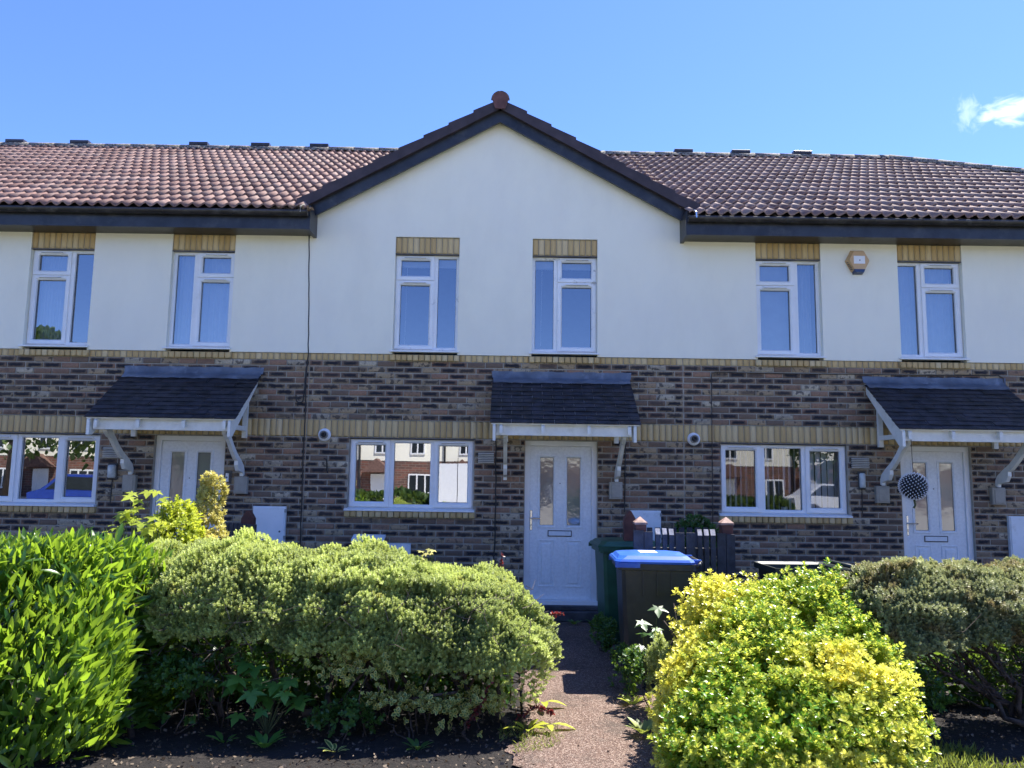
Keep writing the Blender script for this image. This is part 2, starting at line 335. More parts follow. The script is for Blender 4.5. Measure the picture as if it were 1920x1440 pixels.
def thing(name, loc, label, cat, group=None):
    o = link(name, None, None, loc, label=label, category=cat)
    if group: o['group'] = group
    o.empty_display_size = .1
    WL[o.name] = Matrix.Translation(loc); return o
def tag(o, label, cat, group=None):
    o['label'] = label; o['category'] = cat
    if group: o['group'] = group
    return o
def place(name, me, parent, mat):     # instance sharing mesh, world matrix
    o = bpy.data.objects.new(name, me); COL.objects.link(o)
    o.parent = parent; base = WL.get(parent.name, Matrix.Identity(4))
    o.matrix_parent_inverse = base.inverted(); o.matrix_basis = mat; return o
def rawmesh(name, V, Fc, mat, attrs=None, uvs=None, smooth=False):
    """V (n,3), Fc (m,k) same-size faces"""
    me = bpy.data.meshes.new(name); k = Fc.shape[1]; m = Fc.shape[0]
    me.vertices.add(len(V)); me.vertices.foreach_set('co', np.ascontiguousarray(V, np.float32).ravel())
    me.loops.add(m*k); me.loops.foreach_set('vertex_index', np.ascontiguousarray(Fc, np.int32).ravel())
    me.polygons.add(m); me.polygons.foreach_set('loop_start', np.arange(0, m*k, k, dtype=np.int32)); me.polygons.foreach_set('loop_total', np.full(m, k, np.int32))
    if smooth: me.polygons.foreach_set('use_smooth', np.ones(m, bool))
    for an, av in (attrs or {}).items():
        a = me.attributes.new(an, 'FLOAT', 'POINT'); a.data.foreach_set('value', np.ascontiguousarray(av, np.float32))
    if uvs is not None:
        u = me.uv_layers.new(name='UVMap'); u.data.foreach_set('uv', np.ascontiguousarray(uvs, np.float32).ravel())
    me.materials.append(M[mat] if isinstance(mat, str) else mat); me.update(); me.validate(); return me

M['bounce_ground'] = simple('pale_bounce_ground', (.46, .43, .37), .9, .15, 3, .3, 60, dirt=(.22, .21, .19), dscale=1.5)  # out-of-frame ground made pale to bounce sunlight onto the shaded wall
# ------------------------------------------------------------------ setting: ground
def sheet(name, x0, x1, y0, y1, z, mat, nx=1, ny=1, amp=0.):
    xs = np.linspace(x0, x1, nx+1); ys = np.linspace(y0, y1, ny+1)
    X, Y = np.meshgrid(xs, ys); Z = np.full_like(X, z)
    if amp: Z += amp*(np.sin(X*7.1+Y*3)+np.sin(Y*9.3-X*4.2)+np.sin(X*17+2)*np.sin(Y*19))/3
    V = np.stack([X, Y, Z], -1).reshape(-1, 3); n = nx+1
    Fc = np.array([(j*n+i, j*n+i+1, (j+1)*n+i+1, (j+1)*n+i) for j in range(ny) for i in range(nx)])
    o = link(name, rawmesh(name, V, Fc, mat, smooth=bool(amp))); o['kind'] = 'structure'; return o
sheet('ground', -300, 300, -320, 300, -.06, 'turf')
sheet('soil_bed', -9, .34, -4.90, -.02, -.012, 'soil', 90, 50, .012)
sheet('soil_bed', .98, 9.5, -4.90, -.02, -.012, 'soil', 90, 50, .012)
pth = sheet('garden_path', .06, 1.12, -4.92, -.30, .006, 'path', 24, 160, .003)
for v in pth.data.vertices:
    k = math.sin(v.co.y*3.1)*.05+math.sin(v.co.y*9+1)*.035+math.sin(v.co.y*23)*.022+random.uniform(-.02, .02); k += max(0, -3.3-v.co.y)*-.02
    if v.co.x < .07: v.co.x += k+.06; v.co.z = -.004
    if v.co.x > 1.11: v.co.x += k*.6
    if v.co.y < -4.91: v.co.y += random.uniform(-.0, .01)
sheet('pavement', -60, 60, -6.9, -4.875, .0, 'asphalt')
sheet('road', -60, 60, -13.5, -7.05, -.10, 'bounce_ground')
k = MB(); k.box(-60, 60, -7.05, -6.9, -.3, .015); ko = obj('kerb', k, 'mortar'); ko['kind'] = 'structure'
sheet('far_pavement', -60, 60, -40, -13.5, -.05, 'bounce_ground')

# ------------------------------------------------------------------ brick units
def unit_brick(tone, smear, mat, depth=.05, ch=.05):
    # unit box x,z in [-.5,.5]; y 0..depth front at y=0 with chamfer in z/x proportional
    cx, cz = .022, .06
    v = [(-.5, depth, -.5), (.5, depth, -.5), (.5, depth, .5), (-.5, depth, .5), (-.5, .003, -.5), (.5, .003, -.5), (.5, .003, .5), (-.5, .003, .5),
         (-.5+cx, 0, -.5+cz), (.5-cx, 0, -.5+cz), (.5-cx, 0, .5-cz), (-.5+cx, 0, .5-cz)]
    f = [(8, 9, 10, 11)]
    for i in range(4):
        j = (i+1) % 4; f += [(i, j, 4+j, 4+i), (4+i, 4+j, 8+j, 8+i)]
    V = np.array(v, float); Fc = np.array(f)
    return V, Fc
UV_, UF_ = unit_brick(0, 0, 'brick')
def unit_mesh(name, tone, smear, mat):
    uv = np.stack([UV_[UF_.ravel(), 0]+.5, UV_[UF_.ravel(), 2]+.5], -1)
    return rawmesh(name, UV_, UF_, mat, {'tone': np.full(len(UV_), tone), 'smear': np.full(len(UV_), smear)}, uv)
def rt(): # brick tone distribution
    r = random.random()
    if r < .06: return random.uniform(.92, 1), random.choice((0, 0, .3))
    if r < .16: return random.uniform(.7, .85), random.choice((0, 0, .9))
    return random.uniform(.05, .78), random.choice((0, .25, .6, .9, 1., 1., 1., 1.))
BRK = [unit_mesh('brick', *rt(), 'brick') for _ in range(40)]
BUF = [unit_mesh('soldier_brick', random.random(), 0, 'buff') for _ in range(14)]
def joined_units(name, items, mat, parent, tonefn):
    if not items: return
    n = len(items); nv = len(UV_)
    V = np.empty((n, nv, 3)); T = np.empty((n, nv)); S = np.empty((n, nv))
    for i, (c, s) in enumerate(items):
        V[i] = UV_*np.array([s[0], 1, s[1]])+np.array(c); t, sm = tonefn(); T[i] = t; S[i] = sm
    Fc = (UF_[None]+np.arange(n)[:, None, None]*nv).reshape(-1, 4)
    uv1 = np.stack([UV_[UF_.ravel(), 0]+.5, UV_[UF_.ravel(), 2]+.5], -1)
    me = rawmesh(name, V.reshape(-1, 3), Fc, mat, {'tone': T.ravel(), 'smear': S.ravel()}, np.tile(uv1, (n, 1)))
    o = link(name, me, parent); o['kind'] = 'stuff'; return o
def rects_minus(x0, x1, z0, z1, ops):
    xs = sorted({x0, x1, *[min(max(o[i], x0), x1) for o in ops for i in (0, 1)]}); zs = sorted({z0, z1, *[min(max(o[i], z0), z1) for o in ops for i in (2, 3)]})
    out = []
    for a, b in zip(xs, xs[1:]):
        cur = None
        for c, d in zip(zs, zs[1:]):
            mx, mz = (a+b)/2, (c+d)/2
            if any(o[0] < mx < o[1] and o[2] < mz < o[3] for o in ops):
                if cur: out.append(cur); cur = None
            else:
                cur = (a, b, cur[2], d) if cur else (a, b, c, d)
        if cur: out.append(cur)
    return out

# ------------------------------------------------------------------ window builder
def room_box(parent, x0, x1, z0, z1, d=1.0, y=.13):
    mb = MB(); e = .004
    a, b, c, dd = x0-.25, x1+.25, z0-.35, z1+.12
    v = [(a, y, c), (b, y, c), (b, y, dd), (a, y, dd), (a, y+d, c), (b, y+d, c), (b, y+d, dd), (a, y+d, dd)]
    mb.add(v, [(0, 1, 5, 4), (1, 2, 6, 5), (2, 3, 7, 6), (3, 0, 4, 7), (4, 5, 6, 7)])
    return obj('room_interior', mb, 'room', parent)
def vent(parent, x0, x1, z, y):
    mb = MB(); mb.cbox(x0, x1, y-.016, y, z, z+.024, .006); mb.box(x0+.012, x1-.012, y-.0175, y-.016, z+.003, z+.007, 1); return obj('trickle_vent', mb, ['upvc', 'dark_metal'], parent)
def _unused(): pass
def pane(parent, x0, x1, z0, z1, y, mat):
    mb = MB(); mb.add([(x0, y, z0), (x1, y, z0), (x1, y, z1), (x0, y, z1)], [(0, 1, 2, 3)]); p = obj('pane', mb, mat, parent)
    g = MB()
    for d in ((x0-.004, x0+.004, z0, z1), (x1-.004, x1+.004, z0, z1), (x0+.004, x1-.004, z0-.004, z0+.004), (x0+.004, x1-.004, z1-.004, z1+.004)):
        g.box(d[0], d[1], y-.004, y-.001, d[2], d[3])
    obj('glazing_gasket', g, 'gasket', parent); return p
def curtain(parent, x0, x1, z0, z1, y, mat='net', amp=.02, waves=9, name='net_curtain'):
    n = 60; mb = MB(); v = []
    for i in range(n+1):
        t = i/n; x = x0+(x1-x0)*t; yy = y+amp*math.sin(t*waves*2*math.pi+.5*math.sin(t*9)); v += [(x, yy, z0), (x, yy, z1)]
    mb.add(v, [(2*i, 2*i+2, 2*i+3, 2*i+1) for i in range(n)]); return obj(name, mb, mat, parent, True)
def win_sill(parent, x0, x1, z0, z1):
    mb = MB(); mb.prism([(-.055, z0+.0), (-.055, z0+.018), (.05, z1), (.05, z0)][::-1], 'x', x0-.03, x1+.02); return obj('window_sill', mb, 'upvc', parent)
def upper_window(h, x0, x1, kind, dirty=False, extra=None):
    z0, z1 = 3.236, 4.462; W = x1-x0; s = W/.81; m = 'upvc_dirty' if dirty else 'upvc'
    X = (lambda a: x0+a*s) if kind == 0 else (lambda a: x1-a*s)
    def R(a, b): a, b = X(a), X(b); return (min(a, b), max(a, b))
    mb = MB(); mb.ring(x0, x1, z0, z1, .04, .055, .12)
    a, b = R(.487, .54); mb.box(a, b, .058, .119, z0+.03, z1-.03)
    a, b = R(.03, .487); mb.box(a, b, .0585, .118, z1-.345, z1-.315)
    w = obj('window', mb, m, h)
    for (za, zb) in ((z1-.326, z1-.010), (z0+.012, z1-.334)):
        c = MB(); a, b = R(.014, .493); c.ring(a, b, za, zb, .056, .040, .1, .016); obj('casement', c, m, w)
        g = R(.07, .437); pane(w, g[0], g[1], za+.056, zb-.056-.0, .088, 'glass')
        v = R(.10, .40); vent(w, v[0], v[1], zb-.036, .040)
    g = R(.54, .77); pane(w, g[0], g[1], z0+.04, z1-.04, .092, 'glass')
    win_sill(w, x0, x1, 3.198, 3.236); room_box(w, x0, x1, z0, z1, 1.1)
    if extra: extra(w, x0, x1, z0, z1, R)
    return w
def ground_window(h, x0, x1, extra=None, gm='glass_low'):
    z0, z1 = 1.275, 2.112; W = x1-x0; s = W/1.535
    X = lambda a: x0+a*s
    mb = MB(); mb.ring(x0, x1, z0, z1, .042, .055, .12)
    for a, b in ((.488, .548), (.998, .058+1.0)): mb.box(X(a), X(b), .058, .119, z0+.03, z1-.03)
    w = obj('window', mb, 'upvc', h)
    for a, b in ((.014, .497), (1.042, 1.521)):
        c = MB(); c.ring(X(a), X(b), z0+.012, z1-.012, .06, .038, .1, .016); obj('casement', c, 'upvc', w)
        pane(w, X(a)+.06, X(b)-.06, z0+.072, z1-.072, .088, gm); vent(w, X(a)+.08, X(b)-.08, z1-.045, .038)
    pane(w, X(.548), X(.998), z0+.04, z1-.04, .092, gm)
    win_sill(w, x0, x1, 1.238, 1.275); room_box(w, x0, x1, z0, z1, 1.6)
    if extra: extra(w, x0, x1, z0, z1)
    return w
def make_door(h, x0, x1, dark=False, bell=False):
    zb, zt = .155, 2.12; W = x1-x0; X = lambda a: x0+a*W/.89
    fr = MB(); fr.box(x0, X(.064), .05, .14, zb, zt); fr.box(X(.826), x1, .05, .14, zb, zt); fr.box(X(.064), X(.826), .05, .14, 2.06, zt)
    fr.box(x0-.01, x1+.01, -.02, .14, zb-.002, zb+.045)
    d = obj('door', fr, 'upvc', h)
    sl = MB(); a, b = X(.066), X(.824)
    holes = [(X(.188), X(.359), 1.087, 1.92), (X(.521), X(.69), 1.087, 1.92)]
    for r in rects_minus(a, b, .203, 2.057, holes): sl.box(r[0], r[1], .072, .115, r[2], r[3])
    obj('door_leaf', sl, 'door', d)
    for hx in holes:
        mo = MB(); mo.ring(hx[0]-.03, hx[1]+.03, hx[2]-.03, hx[3]+.03, .034, .062, .115, .014); obj('glazing_bead', mo, 'door', d)
        pane(d, hx[0]+.003, hx[1]-.003, hx[2]+.003, hx[3]-.003, .085, 'glass_door')
    for hx in ((X(.17), X(.377)), (X(.50), X(.71))):
        p = MB(); p.ring(hx[0], hx[1], .35, .915, .022, .064, .08, .010); p.cbox(hx[0]+.04, hx[1]-.04, .062, .08, .39, .875, .012); obj('raised_panel', p, 'door', d)
    lb = MB(); lb.ring(X(.29), X(.585), .955, 1.03, .010, .060, .08, .003); obj('letterbox_surround', lb, 'dark_metal', d)
    lb = MB(); lb.cbox(X(.298), X(.577), .062, .078, .965, 1.02, .003); obj('letterbox', lb, 'meter', d)
    hd = MB(); hd.cbox(X(.070), X(.098), .058, .073, 1.03, 1.27, .004); hd.tube([(X(.084), .06, 1.175), (X(.084), .02, 1.175), (X(.1), .012, 1.175), (X(.19), .012, 1.172)], .009, 8); hd.box(X(.080), X(.088), .056, .058, 1.075, 1.105, 1)
    obj('handle', hd, ['chrome', 'dark_metal'], d)
    sp = MB(); sp.lathe([(.007, 0), (.007, -.006)], 10, X(.437), .072, 1.60, 'y'); obj('spyhole', sp, 'dark_metal', d)
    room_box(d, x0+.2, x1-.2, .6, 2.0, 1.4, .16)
    st = MB(); st.cbox(x0-.06, x1+.12, -.16, .05, -.02, .10, .01); st.cbox(x0-.02, x1+.08, -.09, .05, .1015, .15, .008); obj('door_step', st, 'step', h)
    return d

# ------------------------------------------------------------------ canopy
def make_canopy(h, x0, x1):
    yf, zf, sl = -.85, 2.268, .735     # slate front edge
    ang = math.atan(sl); P = lambda y: zf+sl*(y-yf)
    c = MB()
    c.prism([(yf+.02, P(yf+.02)-.020), (0, P(0)-.020), (0, P(0)-.004), (yf+.02, P(yf+.02)-.004)], 'x', x0+.02, x1-.02)
    can = obj('door_canopy', c, 'timber', h)
    # slates
    Ls = math.hypot(.85, .85*sl)-.02; rows = 11; g = (Ls-.10)/rows+.004
    sm = []
    for vz in range(3):
        wv = .235; sb = MB(); th = .007
        jag = [0, random.uniform(-.004, .006), random.uniform(-.005, .004), 0]
        v = [(-wv/2, jag[0], .0), (0, jag[1], .0), (wv/2, jag[3], 0), (wv/2, g*1.35, -.004), (-wv/2, g*1.35, -.004)]
        v2 = [(a, b, cc+th) for a, b, cc in v]; n = 5
        sb.add(v+v2, [(4, 3, 2, 1, 0), (5, 6, 7, 8, 9)]+[(i, (i+1) % n, n+(i+1) % n, n+i) for i in range(n)])
        sm.append(sb.mesh('slate', 'slate'))
    for r in range(rows):
        ncol = int((x1-x0)/.24)+1; wcol = (x1-x0)/7.0; off = 0 if r % 2 == 0 else .5
        xs = [x0+wcol*i for i in range(8)] if r % 2 == 0 else [x0]+[x0+wcol*(i+.5) for i in range(7)]+[x1]
        for a, b in zip(xs, xs[1:]):
            y = yf+g*r*math.cos(ang); z = P(y)
            m = Matrix.Translation(((a+b)/2, y+random.uniform(-.004, .004), z+.004+random.uniform(0, .004)+.003)) @ Matrix.Rotation(ang-.055+random.uniform(-.01, .012), 4, 'X') @ Matrix.Rotation(random.uniform(-.012, .012), 4, 'Z') @ Matrix.Diagonal(((b-a-.004)/.235, 1, 1, 1))
            place('slate', random.choice(sm), can, m)
    yb = -.13
    fl = MB(); n = 30
    for i in range(n):
        pass
    pr = [(-.004, P(0)+.085), (-.02, P(0)+.0), (-.045, P(-.045)+.03), (yb, P(yb)+.026)]
    v = []
    for i in range(n+1):
        t = i/n; x = x0-.01+(x1-x0+.03)*t
        for j, (y, z) in enumerate(pr):
            w = .004*math.sin(i*2.1+j)+.003*math.sin(i*.7+2*j); xx = x+(.03 if i == 0 else -.03 if i == n else 0)*(j/3)
            v.append((xx, y+w*(j > 0)-(.002 if j == 0 else 0), z+w))
    fl.add(v, [(i*4+j, i*4+j+1, (i+1)*4+j+1, (i+1)*4+j) for i in range(n) for j in range(3)]); fo = obj('lead_flashing', fl, 'lead', can, True)
    # bargeboards
    for xa in (x0+.035, x1-.085):
        b = MB(); b.prism([(yf+.005, P(yf)-.19), (yf+.085, P(yf)-.185), (-.004, P(0)-.135), (-.004, P(0)-.016), (yf+.005, P(yf)-.018)], 'x', xa, xa+.032); obj('bargeboard', b, 'timber', can)
    # rafters
    rx = [x0+.11, x0+.11+(x1-x0-.25)*.325, x0+.11+(x1-x0-.25)*.68, x1-.15]
    for xa in rx:
        b = MB(); b.prism([(yf+.012, P(yf)-.105), (yf+.06, P(yf+.06)-.115), (-.004, P(0)-.10), (-.004, P(0)-.024), (yf+.012, P(yf)-.022)], 'x', xa, xa+.036); obj('rafter', b, 'timber', can)
    # front beam
    b = MB(); b.cbox(x0+.07, x1-.09, -.775, -.735, zf-.125, zf+.025, .003); obj('front_beam', b, 'timber', can)
    for xa in (x0+.15, x1-.2):
        b = MB(); b.box(xa, xa+.055, -.05, -.003, 2.10, P(-.05)-.10)                    # wall post
        b.box(xa+.003, xa+.052, -.735, -.05, zf-.085, zf-.03)                          # tie
        obj('wall_bracket', b, 'timber', can)
        s = MB()     # S-curved strut from beam to padstone
        out = [(-.735, zf-.086), (-.62, zf-.086), (-.55, zf-.15), (-.42, zf-.27), (-.30, zf-.36), (-.17, zf-.43), (-.06, zf-.50), (-.02, zf-.56), (-.02, zf-.62), (-.06, zf-.635), (-.065, zf-.60), (-.12, zf-.585), (-.22, zf-.57), (-.27, zf-.50), (-.27, zf-.45), (-.33, zf-.43), (-.46, zf-.33), (-.56, zf-.24), (-.60, zf-.21), (-.64, zf-.20), (-.71, zf-.15)]
        s.prism(out[::-1], 'x', xa+.006, xa+.050); obj('bracket_strut', s, 'timber', can)
        if not (x0 > -1 and x0 < 1 and xa < x0+.5):
            p = MB(); p.cbox(xa-.06, xa+.10, -.06, .004, 1.42, 1.628, .006); p.cbox(xa-.035, xa+.075, -.068, -.055, 1.44, 1.605, .004); obj('padstone', p, 'beige_box', can)
    return can

# ------------------------------------------------------------------ roof tiles
TW, TG = .2875, .3455
ROOF_S = .589; RA = math.atan(ROOF_S)
RY0, RZ0, RY1 = -.43, 4.885, 4.2
RZ1 = RZ0+ROOF_S*(RY1-RY0)
def tile_mesh(nm, mat, jit):
    n = 12; v = []; f = []
    for i in range(n+1):
        u = i/n; x = u*TW-.002; ph = (u*2) % 1.0 if i < n else 1.0
        p = u*2*2*math.pi
        z = .046*((1+math.sin(p-.4*math.sin(p)))/2)**1.35-.017
        v += [(x, 0, z+.034+jit), (x, TG+.03, z+.004), (x, 0, z+.012+jit)]
    for i in range(n):
        a = 3*i; b = 3*(i+1); f += [(a, b, b+1, a+1), (a+2, b+2, b, a)]
    return rawmesh(nm, np.array(v), np.array(f), mat, smooth=False)
TILES = {k: [tile_mesh('roof_tile', k, random.uniform(0, .006)) for _ in range(4)] for k in ('tile_red', 'tile_brown')}
NROW = 16
def main_roof(h, x0, x1, kindfn, keep, hip=None):
    mb = MB()
    xe = x1 if hip is None else x1
    if hip is None:
        if x0 < -1 and x1 > 1:      # the gable roof cuts its two valleys out of the main slope
            yv = RY0+(6.40-RZ0)/ROOF_S; ya = RY0+.35
            mb.add([(x0, ya, RZ0+ROOF_S*(ya-RY0)-.03), (-.2, yv, 6.37), (x1, ya, RZ0+ROOF_S*(ya-RY0)-.03), (x1, RY1, RZ1-.03), (x0, RY1, RZ1-.03)], [(0, 1, 4), (1, 2, 3), (1, 3, 4)])
        else:
            mb.add([(x0, RY0+.03, RZ0-.02), (x1, RY0+.03, RZ0-.02), (x1, RY1, RZ1-.03), (x0, RY1, RZ1-.03)], [(0, 1, 2, 3)])
        if True:
            mb.add([(x0, RY1, RZ1-.03), (x1, RY1, RZ1-.03), (x1, 8.9, RZ0-.02), (x0, 8.9, RZ0-.02)], [(0, 1, 2, 3)])
    else:
        hx = hip; cx = hip+(RY1-RY0)
        mb.add([(x0, RY0+.03, RZ0-.02), (cx, RY0+.03, RZ0-.02), (hx, RY1, RZ1-.03), (x0, RY1, RZ1-.03)], [(0, 1, 2, 3)])
        mb.add([(cx, RY0+.03, RZ0-.02), (cx, 8.9, RZ0-.02), (hx, RY1, RZ1-.03)], [(0, 1, 2)])
        mb.add([(x0, RY1, RZ1-.03), (hx, RY1, RZ1-.03), (cx, 8.9, RZ0-.02), (x0, 8.9, RZ0-.02)], [(0, 1, 2, 3)])
    roof = obj('roof', mb, 'tile_under', h)
    nc = int(math.ceil((x1-x0)/TW-.01)); cnt = 0
    for r in range(NROW):
        y = RY0+TG*r*math.cos(RA); z = RZ0+TG*r*math.sin(RA)
        if y > RY1-.05: break
        for cidx in range(nc):
            xa = x0+cidx*TW
            if xa+TW > x1+.06 and hip is None: 
                pass
            cy = y+.15; cz = z+.09
            if not keep(xa+TW/2, cy, cz): continue
            if hip is not None and (xa+TW*.6) > hip+(RY1-cy): continue
            if cnt >= 298: continue
            m = Matrix.Translation((xa, y, z)) @ Matrix.Rotation(RA+random.uniform(-.004, .004), 4, 'X') @ Matrix.Rotation(random.uniform(-.006, .006), 4, 'Z')
            sx = min(1, (x1-xa)/TW) if hip is None else 1
            if sx < .2: continue
            m = m @ Matrix.Diagonal((sx, 1, 1, 1))
            place('roof_tile', random.choice(TILES[kindfn(xa)]), roof, m); cnt += 1
    return roof
def halfround(mb, r, l, th=.015, seg=10):
    v = []; 
    for i in range(seg+1):
        a = math.pi*i/seg; v += [(0, r*math.cos(a), r*math.sin(a)), (l, r*.995*math.cos(a), r*.995*math.sin(a)), (0, (r-th)*math.cos(a), (r-th)*math.sin(a)), (l, (r-th)*math.cos(a), (r-th)*math.sin(a))]
    f = []
    for i in range(seg):
        a = 4*i; b = a+4; f += [(a, a+1, b+1, b), (a+2, b+2, b+3, a+3), (a, b, b+2, a+2), (a+1, a+3, b+3, b+1)]
    mb.add(v, f); return mb
RIDGE_ME = halfround(MB(), .095, .452).mesh('ridge_tile', 'ridge', True)
def ridge_run(roof, p0, p1, name='ridge_tile', me=None):
    p0, p1 = Vector(p0), Vector(p1); d = p1-p0; n = max(1, int(round(d.length/.445))); step = d.length/n
    q = d.to_track_quat('X', 'Z').to_matrix().to_4x4()
    for i in range(n):
        m = Matrix.Translation(p0+d*(i/n)+Vector((0, 0, random.uniform(-.002, .003)))) @ q @ Matrix.Rotation(random.uniform(-.01, .01), 4, 'Y') @ Matrix.Diagonal((step/.45, 1, 1, 1))
        place(name, me or RIDGE_ME, roof, m)
VENT_ME = MB().cbox(-.17, .17, -.06, .06, .0, .055, .006).box(-.15, .15, -.05, .05, -.05, .0).mesh('ridge_vent', 'gutter')

def eaves(h, x0, x1, endL=False, endR=False):
    fb = MB(); fb.box(x0, x1, -.355, -.330, 4.655, 4.86); f = obj('fascia_board', fb, 'black', h)
    sb = MB(); sb.box(x0, x1, -.330, .0, 4.674, 4.690); obj('soffit', sb, 'black', h)
    g = MB(); prof = []; n = 9
    for i in range(n+1):
        a = math.pi+math.pi*i/n; prof.append((-.413+.056*math.cos(a), 4.862+.062*math.sin(a)))
    inner = [(-.413+.050*math.cos(math.pi+math.pi*i/n), 4.862+.056*math.sin(math.pi+math.pi*i/n)) for i in range(n+1)]
    v = []
    for x in (x0, x1): v += [(x, *p) for p in prof]+[(x, *p) for p in inner]
    k = 2*(n+1); fs = []
    for i in range(n): fs += [(i, i+1, k+i+1, k+i), (n+1+i, k+n+1+i, k+n+2+i, n+2+i)]
    fs += [(0, k, k+n+1, n+1), (n, 2*n+1, k+2*n+1, k+n)]
    g.add(v, fs); go = obj('gutter', g, 'gutter', h, True)
    for ex, e in ((x0, endL), (x1, endR)):
        if e: c = MB(); c.prism([p for p in prof], 'x', ex-.006, ex+.006); obj('gutter_end_cap', c, 'gutter', go)
    x = x0+.35
    while x < x1:
        c = MB(); pp = [(-.413+.060*math.cos(math.pi+math.pi*i/n), 4.862+.066*math.sin(math.pi+math.pi*i/n)) for i in range(n+1)]
        c.prism(pp+[(-.355, 4.872), (-.355, 4.79)] if False else pp, 'x', x-.012, x+.012); obj('gutter_bracket', c, 'gutter', go); x += .83

# ------------------------------------------------------------------ house builder
def lay_courses(x0, x1, zlist, ops, bond0=0):
    out = []
    for ci, z in enumerate(zlist):
        off = (.1125 if (ci+bond0) % 2 else 0)
        i0 = int(math.floor((x0-off)/.225))-1
        for i in range(i0, i0+int((x1-x0)/.225)+4):
            a, b = i*.225+off+.005, (i+1)*.225+off-.005
            segs = [(max(a, x0+.004), min(b, x1-.004))]
            for o in ops:
                if o[2] < z+.032 and o[3] > z-.032:
                    ns = []
                    for s in segs:
                        if s[1] <= o[0] or s[0] >= o[1]: ns.append(s)
                        else:
                            if s[0] < o[0]-.008: ns.append((s[0], o[0]-.006))
                            if s[1] > o[1]+.008: ns.append((o[1]+.006, s[1]))
                    segs = ns
            for s in segs:
                if s[1]-s[0] > .025: out.append(((s[0]+s[1])/2, s[1]-s[0], z))
    return out
def bricks_row(parent, name, x0, x1, z0, z1, y=0, pitch=.075, mlist=None, gap=.008):
    n = max(1, int(round((x1-x0)/pitch))); p = (x1-x0)/n
    for i in range(n):
        place(name, random.choice(mlist or BUF), parent, Matrix.Translation((x0+p*(i+.5), y+random.uniform(-.0015, .0015), (z0+z1)/2)) @ Matrix.Diagonal((p-gap, 1, z1-z0-gap*.6, 1)))
def vis(x, z):
    if z > 1.0: return True
    return -.55 < x < 1.9 and z > .25
def house(name, label, x0, x1, ups, gw, door, gable=False, kindfn=None, front=True, keep=lambda x, y, z: True, hip=None, canopy=None, extras=(None, None, None), dirty=False, nsep=298):
    h = thing(name, ((x0+x1)/2, 0, 0), label, 'house', 'terraced houses in the row')
    xe = x1 if hip is None else hip+RY1-RY0-.35
    bw = MB(); bw.box(x0, xe, 8.3, 8.5, 0, 4.8); bw.box(x0, x0+.1, .14, 8.3, 0, 4.7); bw.box(xe-.1, xe, .14, 8.3, 0, 4.7); obj('rear_wall', bw, 'mortar', h)
    roof = main_roof(h, x0, x1, kindfn, keep, hip)
    if not gable:
        eaves(h, x0, xe, endL=(x0 > 2 and x0 < 3), endR=(x1 < -2 and x1 > -3))
    ops = []
    if gw: ops.append((gw[0], gw[1], 1.238, 2.118))
    if door: ops.append((door[0], door[1], -.05, 2.122))
    xw = x1 if hip is None else xe
    mw = MB()
    for r in rects_minus(x0, xw, -.06, 3.172, ops): mw.box(r[0], r[1], .007, .13, r[2], r[3])
    wall = obj('brick_wall', mw, 'mortar', h)
    rw = MB(); uo = [(u[0], u[1], 3.0, 4.683) for u in ups]
    for r in rects_minus(x0, xw, 3.174, 4.70 if not gable else 4.90, uo): rw.box(r[0], r[1], -.012, .13, r[2], r[3])
    if gable:
        ax = -.2; rw.prism([(x0, 4.90), (xw, 4.90), (xw, 4.96), (ax, 6.24), (x0, 4.96)], 'y', -.012, .13)
    rwo = obj('rendered_wall', rw, 'render', h)
    if front:
        zl = [2.130-.0365-.075*i for i in range(28)]
        sillo = [(gw[0]-.03, gw[1]+.03, 1.160, 1.24)]
        items = lay_courses(x0, x1, [2.345+.037+.0742*i for i in range(10)], [])+lay_courses(x0, x1, zl, ops+sillo, 1)
        items.sort(key=lambda t: (-vis(t[0], t[2]), -round(t[1], 2), -t[2]))
        for (cx, w, z) in items[:nsep]:
            place('brick', random.choice(BRK), wall, Matrix.Translation((cx, random.uniform(-.002, .002), z)) @ Matrix.Diagonal((w-.003, 1, .061, 1)))
        joined_units('lower_bricks', [((cx, 0, z), (w-.003, .061)) for cx, w, z in items[nsep:]], 'brick', wall, rt)
        bricks_row(wall, 'soldier_brick', x0+.002, x1-.002, 2.132, 2.345)
        us = sorted(ups); xx = x0+.002
        for u in us:
            bricks_row(wall, 'string_brick', xx, u[0]-.03, 3.086, 3.172); xx = u[1]+.03
            bricks_row(wall, 'sill_brick', u[0]-.03, u[1]+.03, 3.088, 3.168, -.035)
            bricks_row(wall, 'soldier_brick', u[0]+.003, u[1]-.003, 4.468, 4.680)
            lb = MB(); lb.box(u[0], u[1], .007, .05, 4.464, 4.683); lb.box(u[0], u[1], -.006, .055, 4.456, 4.463, 1); obj('lintel', lb, ['mortar', 'dark_metal'], h)
        bricks_row(wall, 'string_brick', xx, x1-.002, 3.086, 3.172)
        bricks_row(wall, 'sill_brick', gw[0]-.03, gw[1]+.03, 1.162, 1.237, -.04)
        lb = MB(); lb.box(gw[0]-.02, gw[1]+.02, -.005, .055, 2.118, 2.128); obj('lintel', lb, 'dark_metal', h)
        for i, u in enumerate(us): upper_window(h, u[0], u[1], i, dirty, extras[i])
        ground_window(h, gw[0], gw[1], extras[2], 'glass_blinds' if extras[2] is ex_vertical else 'glass_low')
        make_door(h, door[0], door[1])
        make_canopy(h, canopy[0], canopy[1])
    return h, roof
XB = [-11.73, -7.13, -2.53, 2.13, 6.75]
GS, GA, GX, GZ = .545, math.atan(.545), -.2, 6.40      # gable slope, ridge x and tile z
def gz(x): return GZ-GS*abs(x-GX)
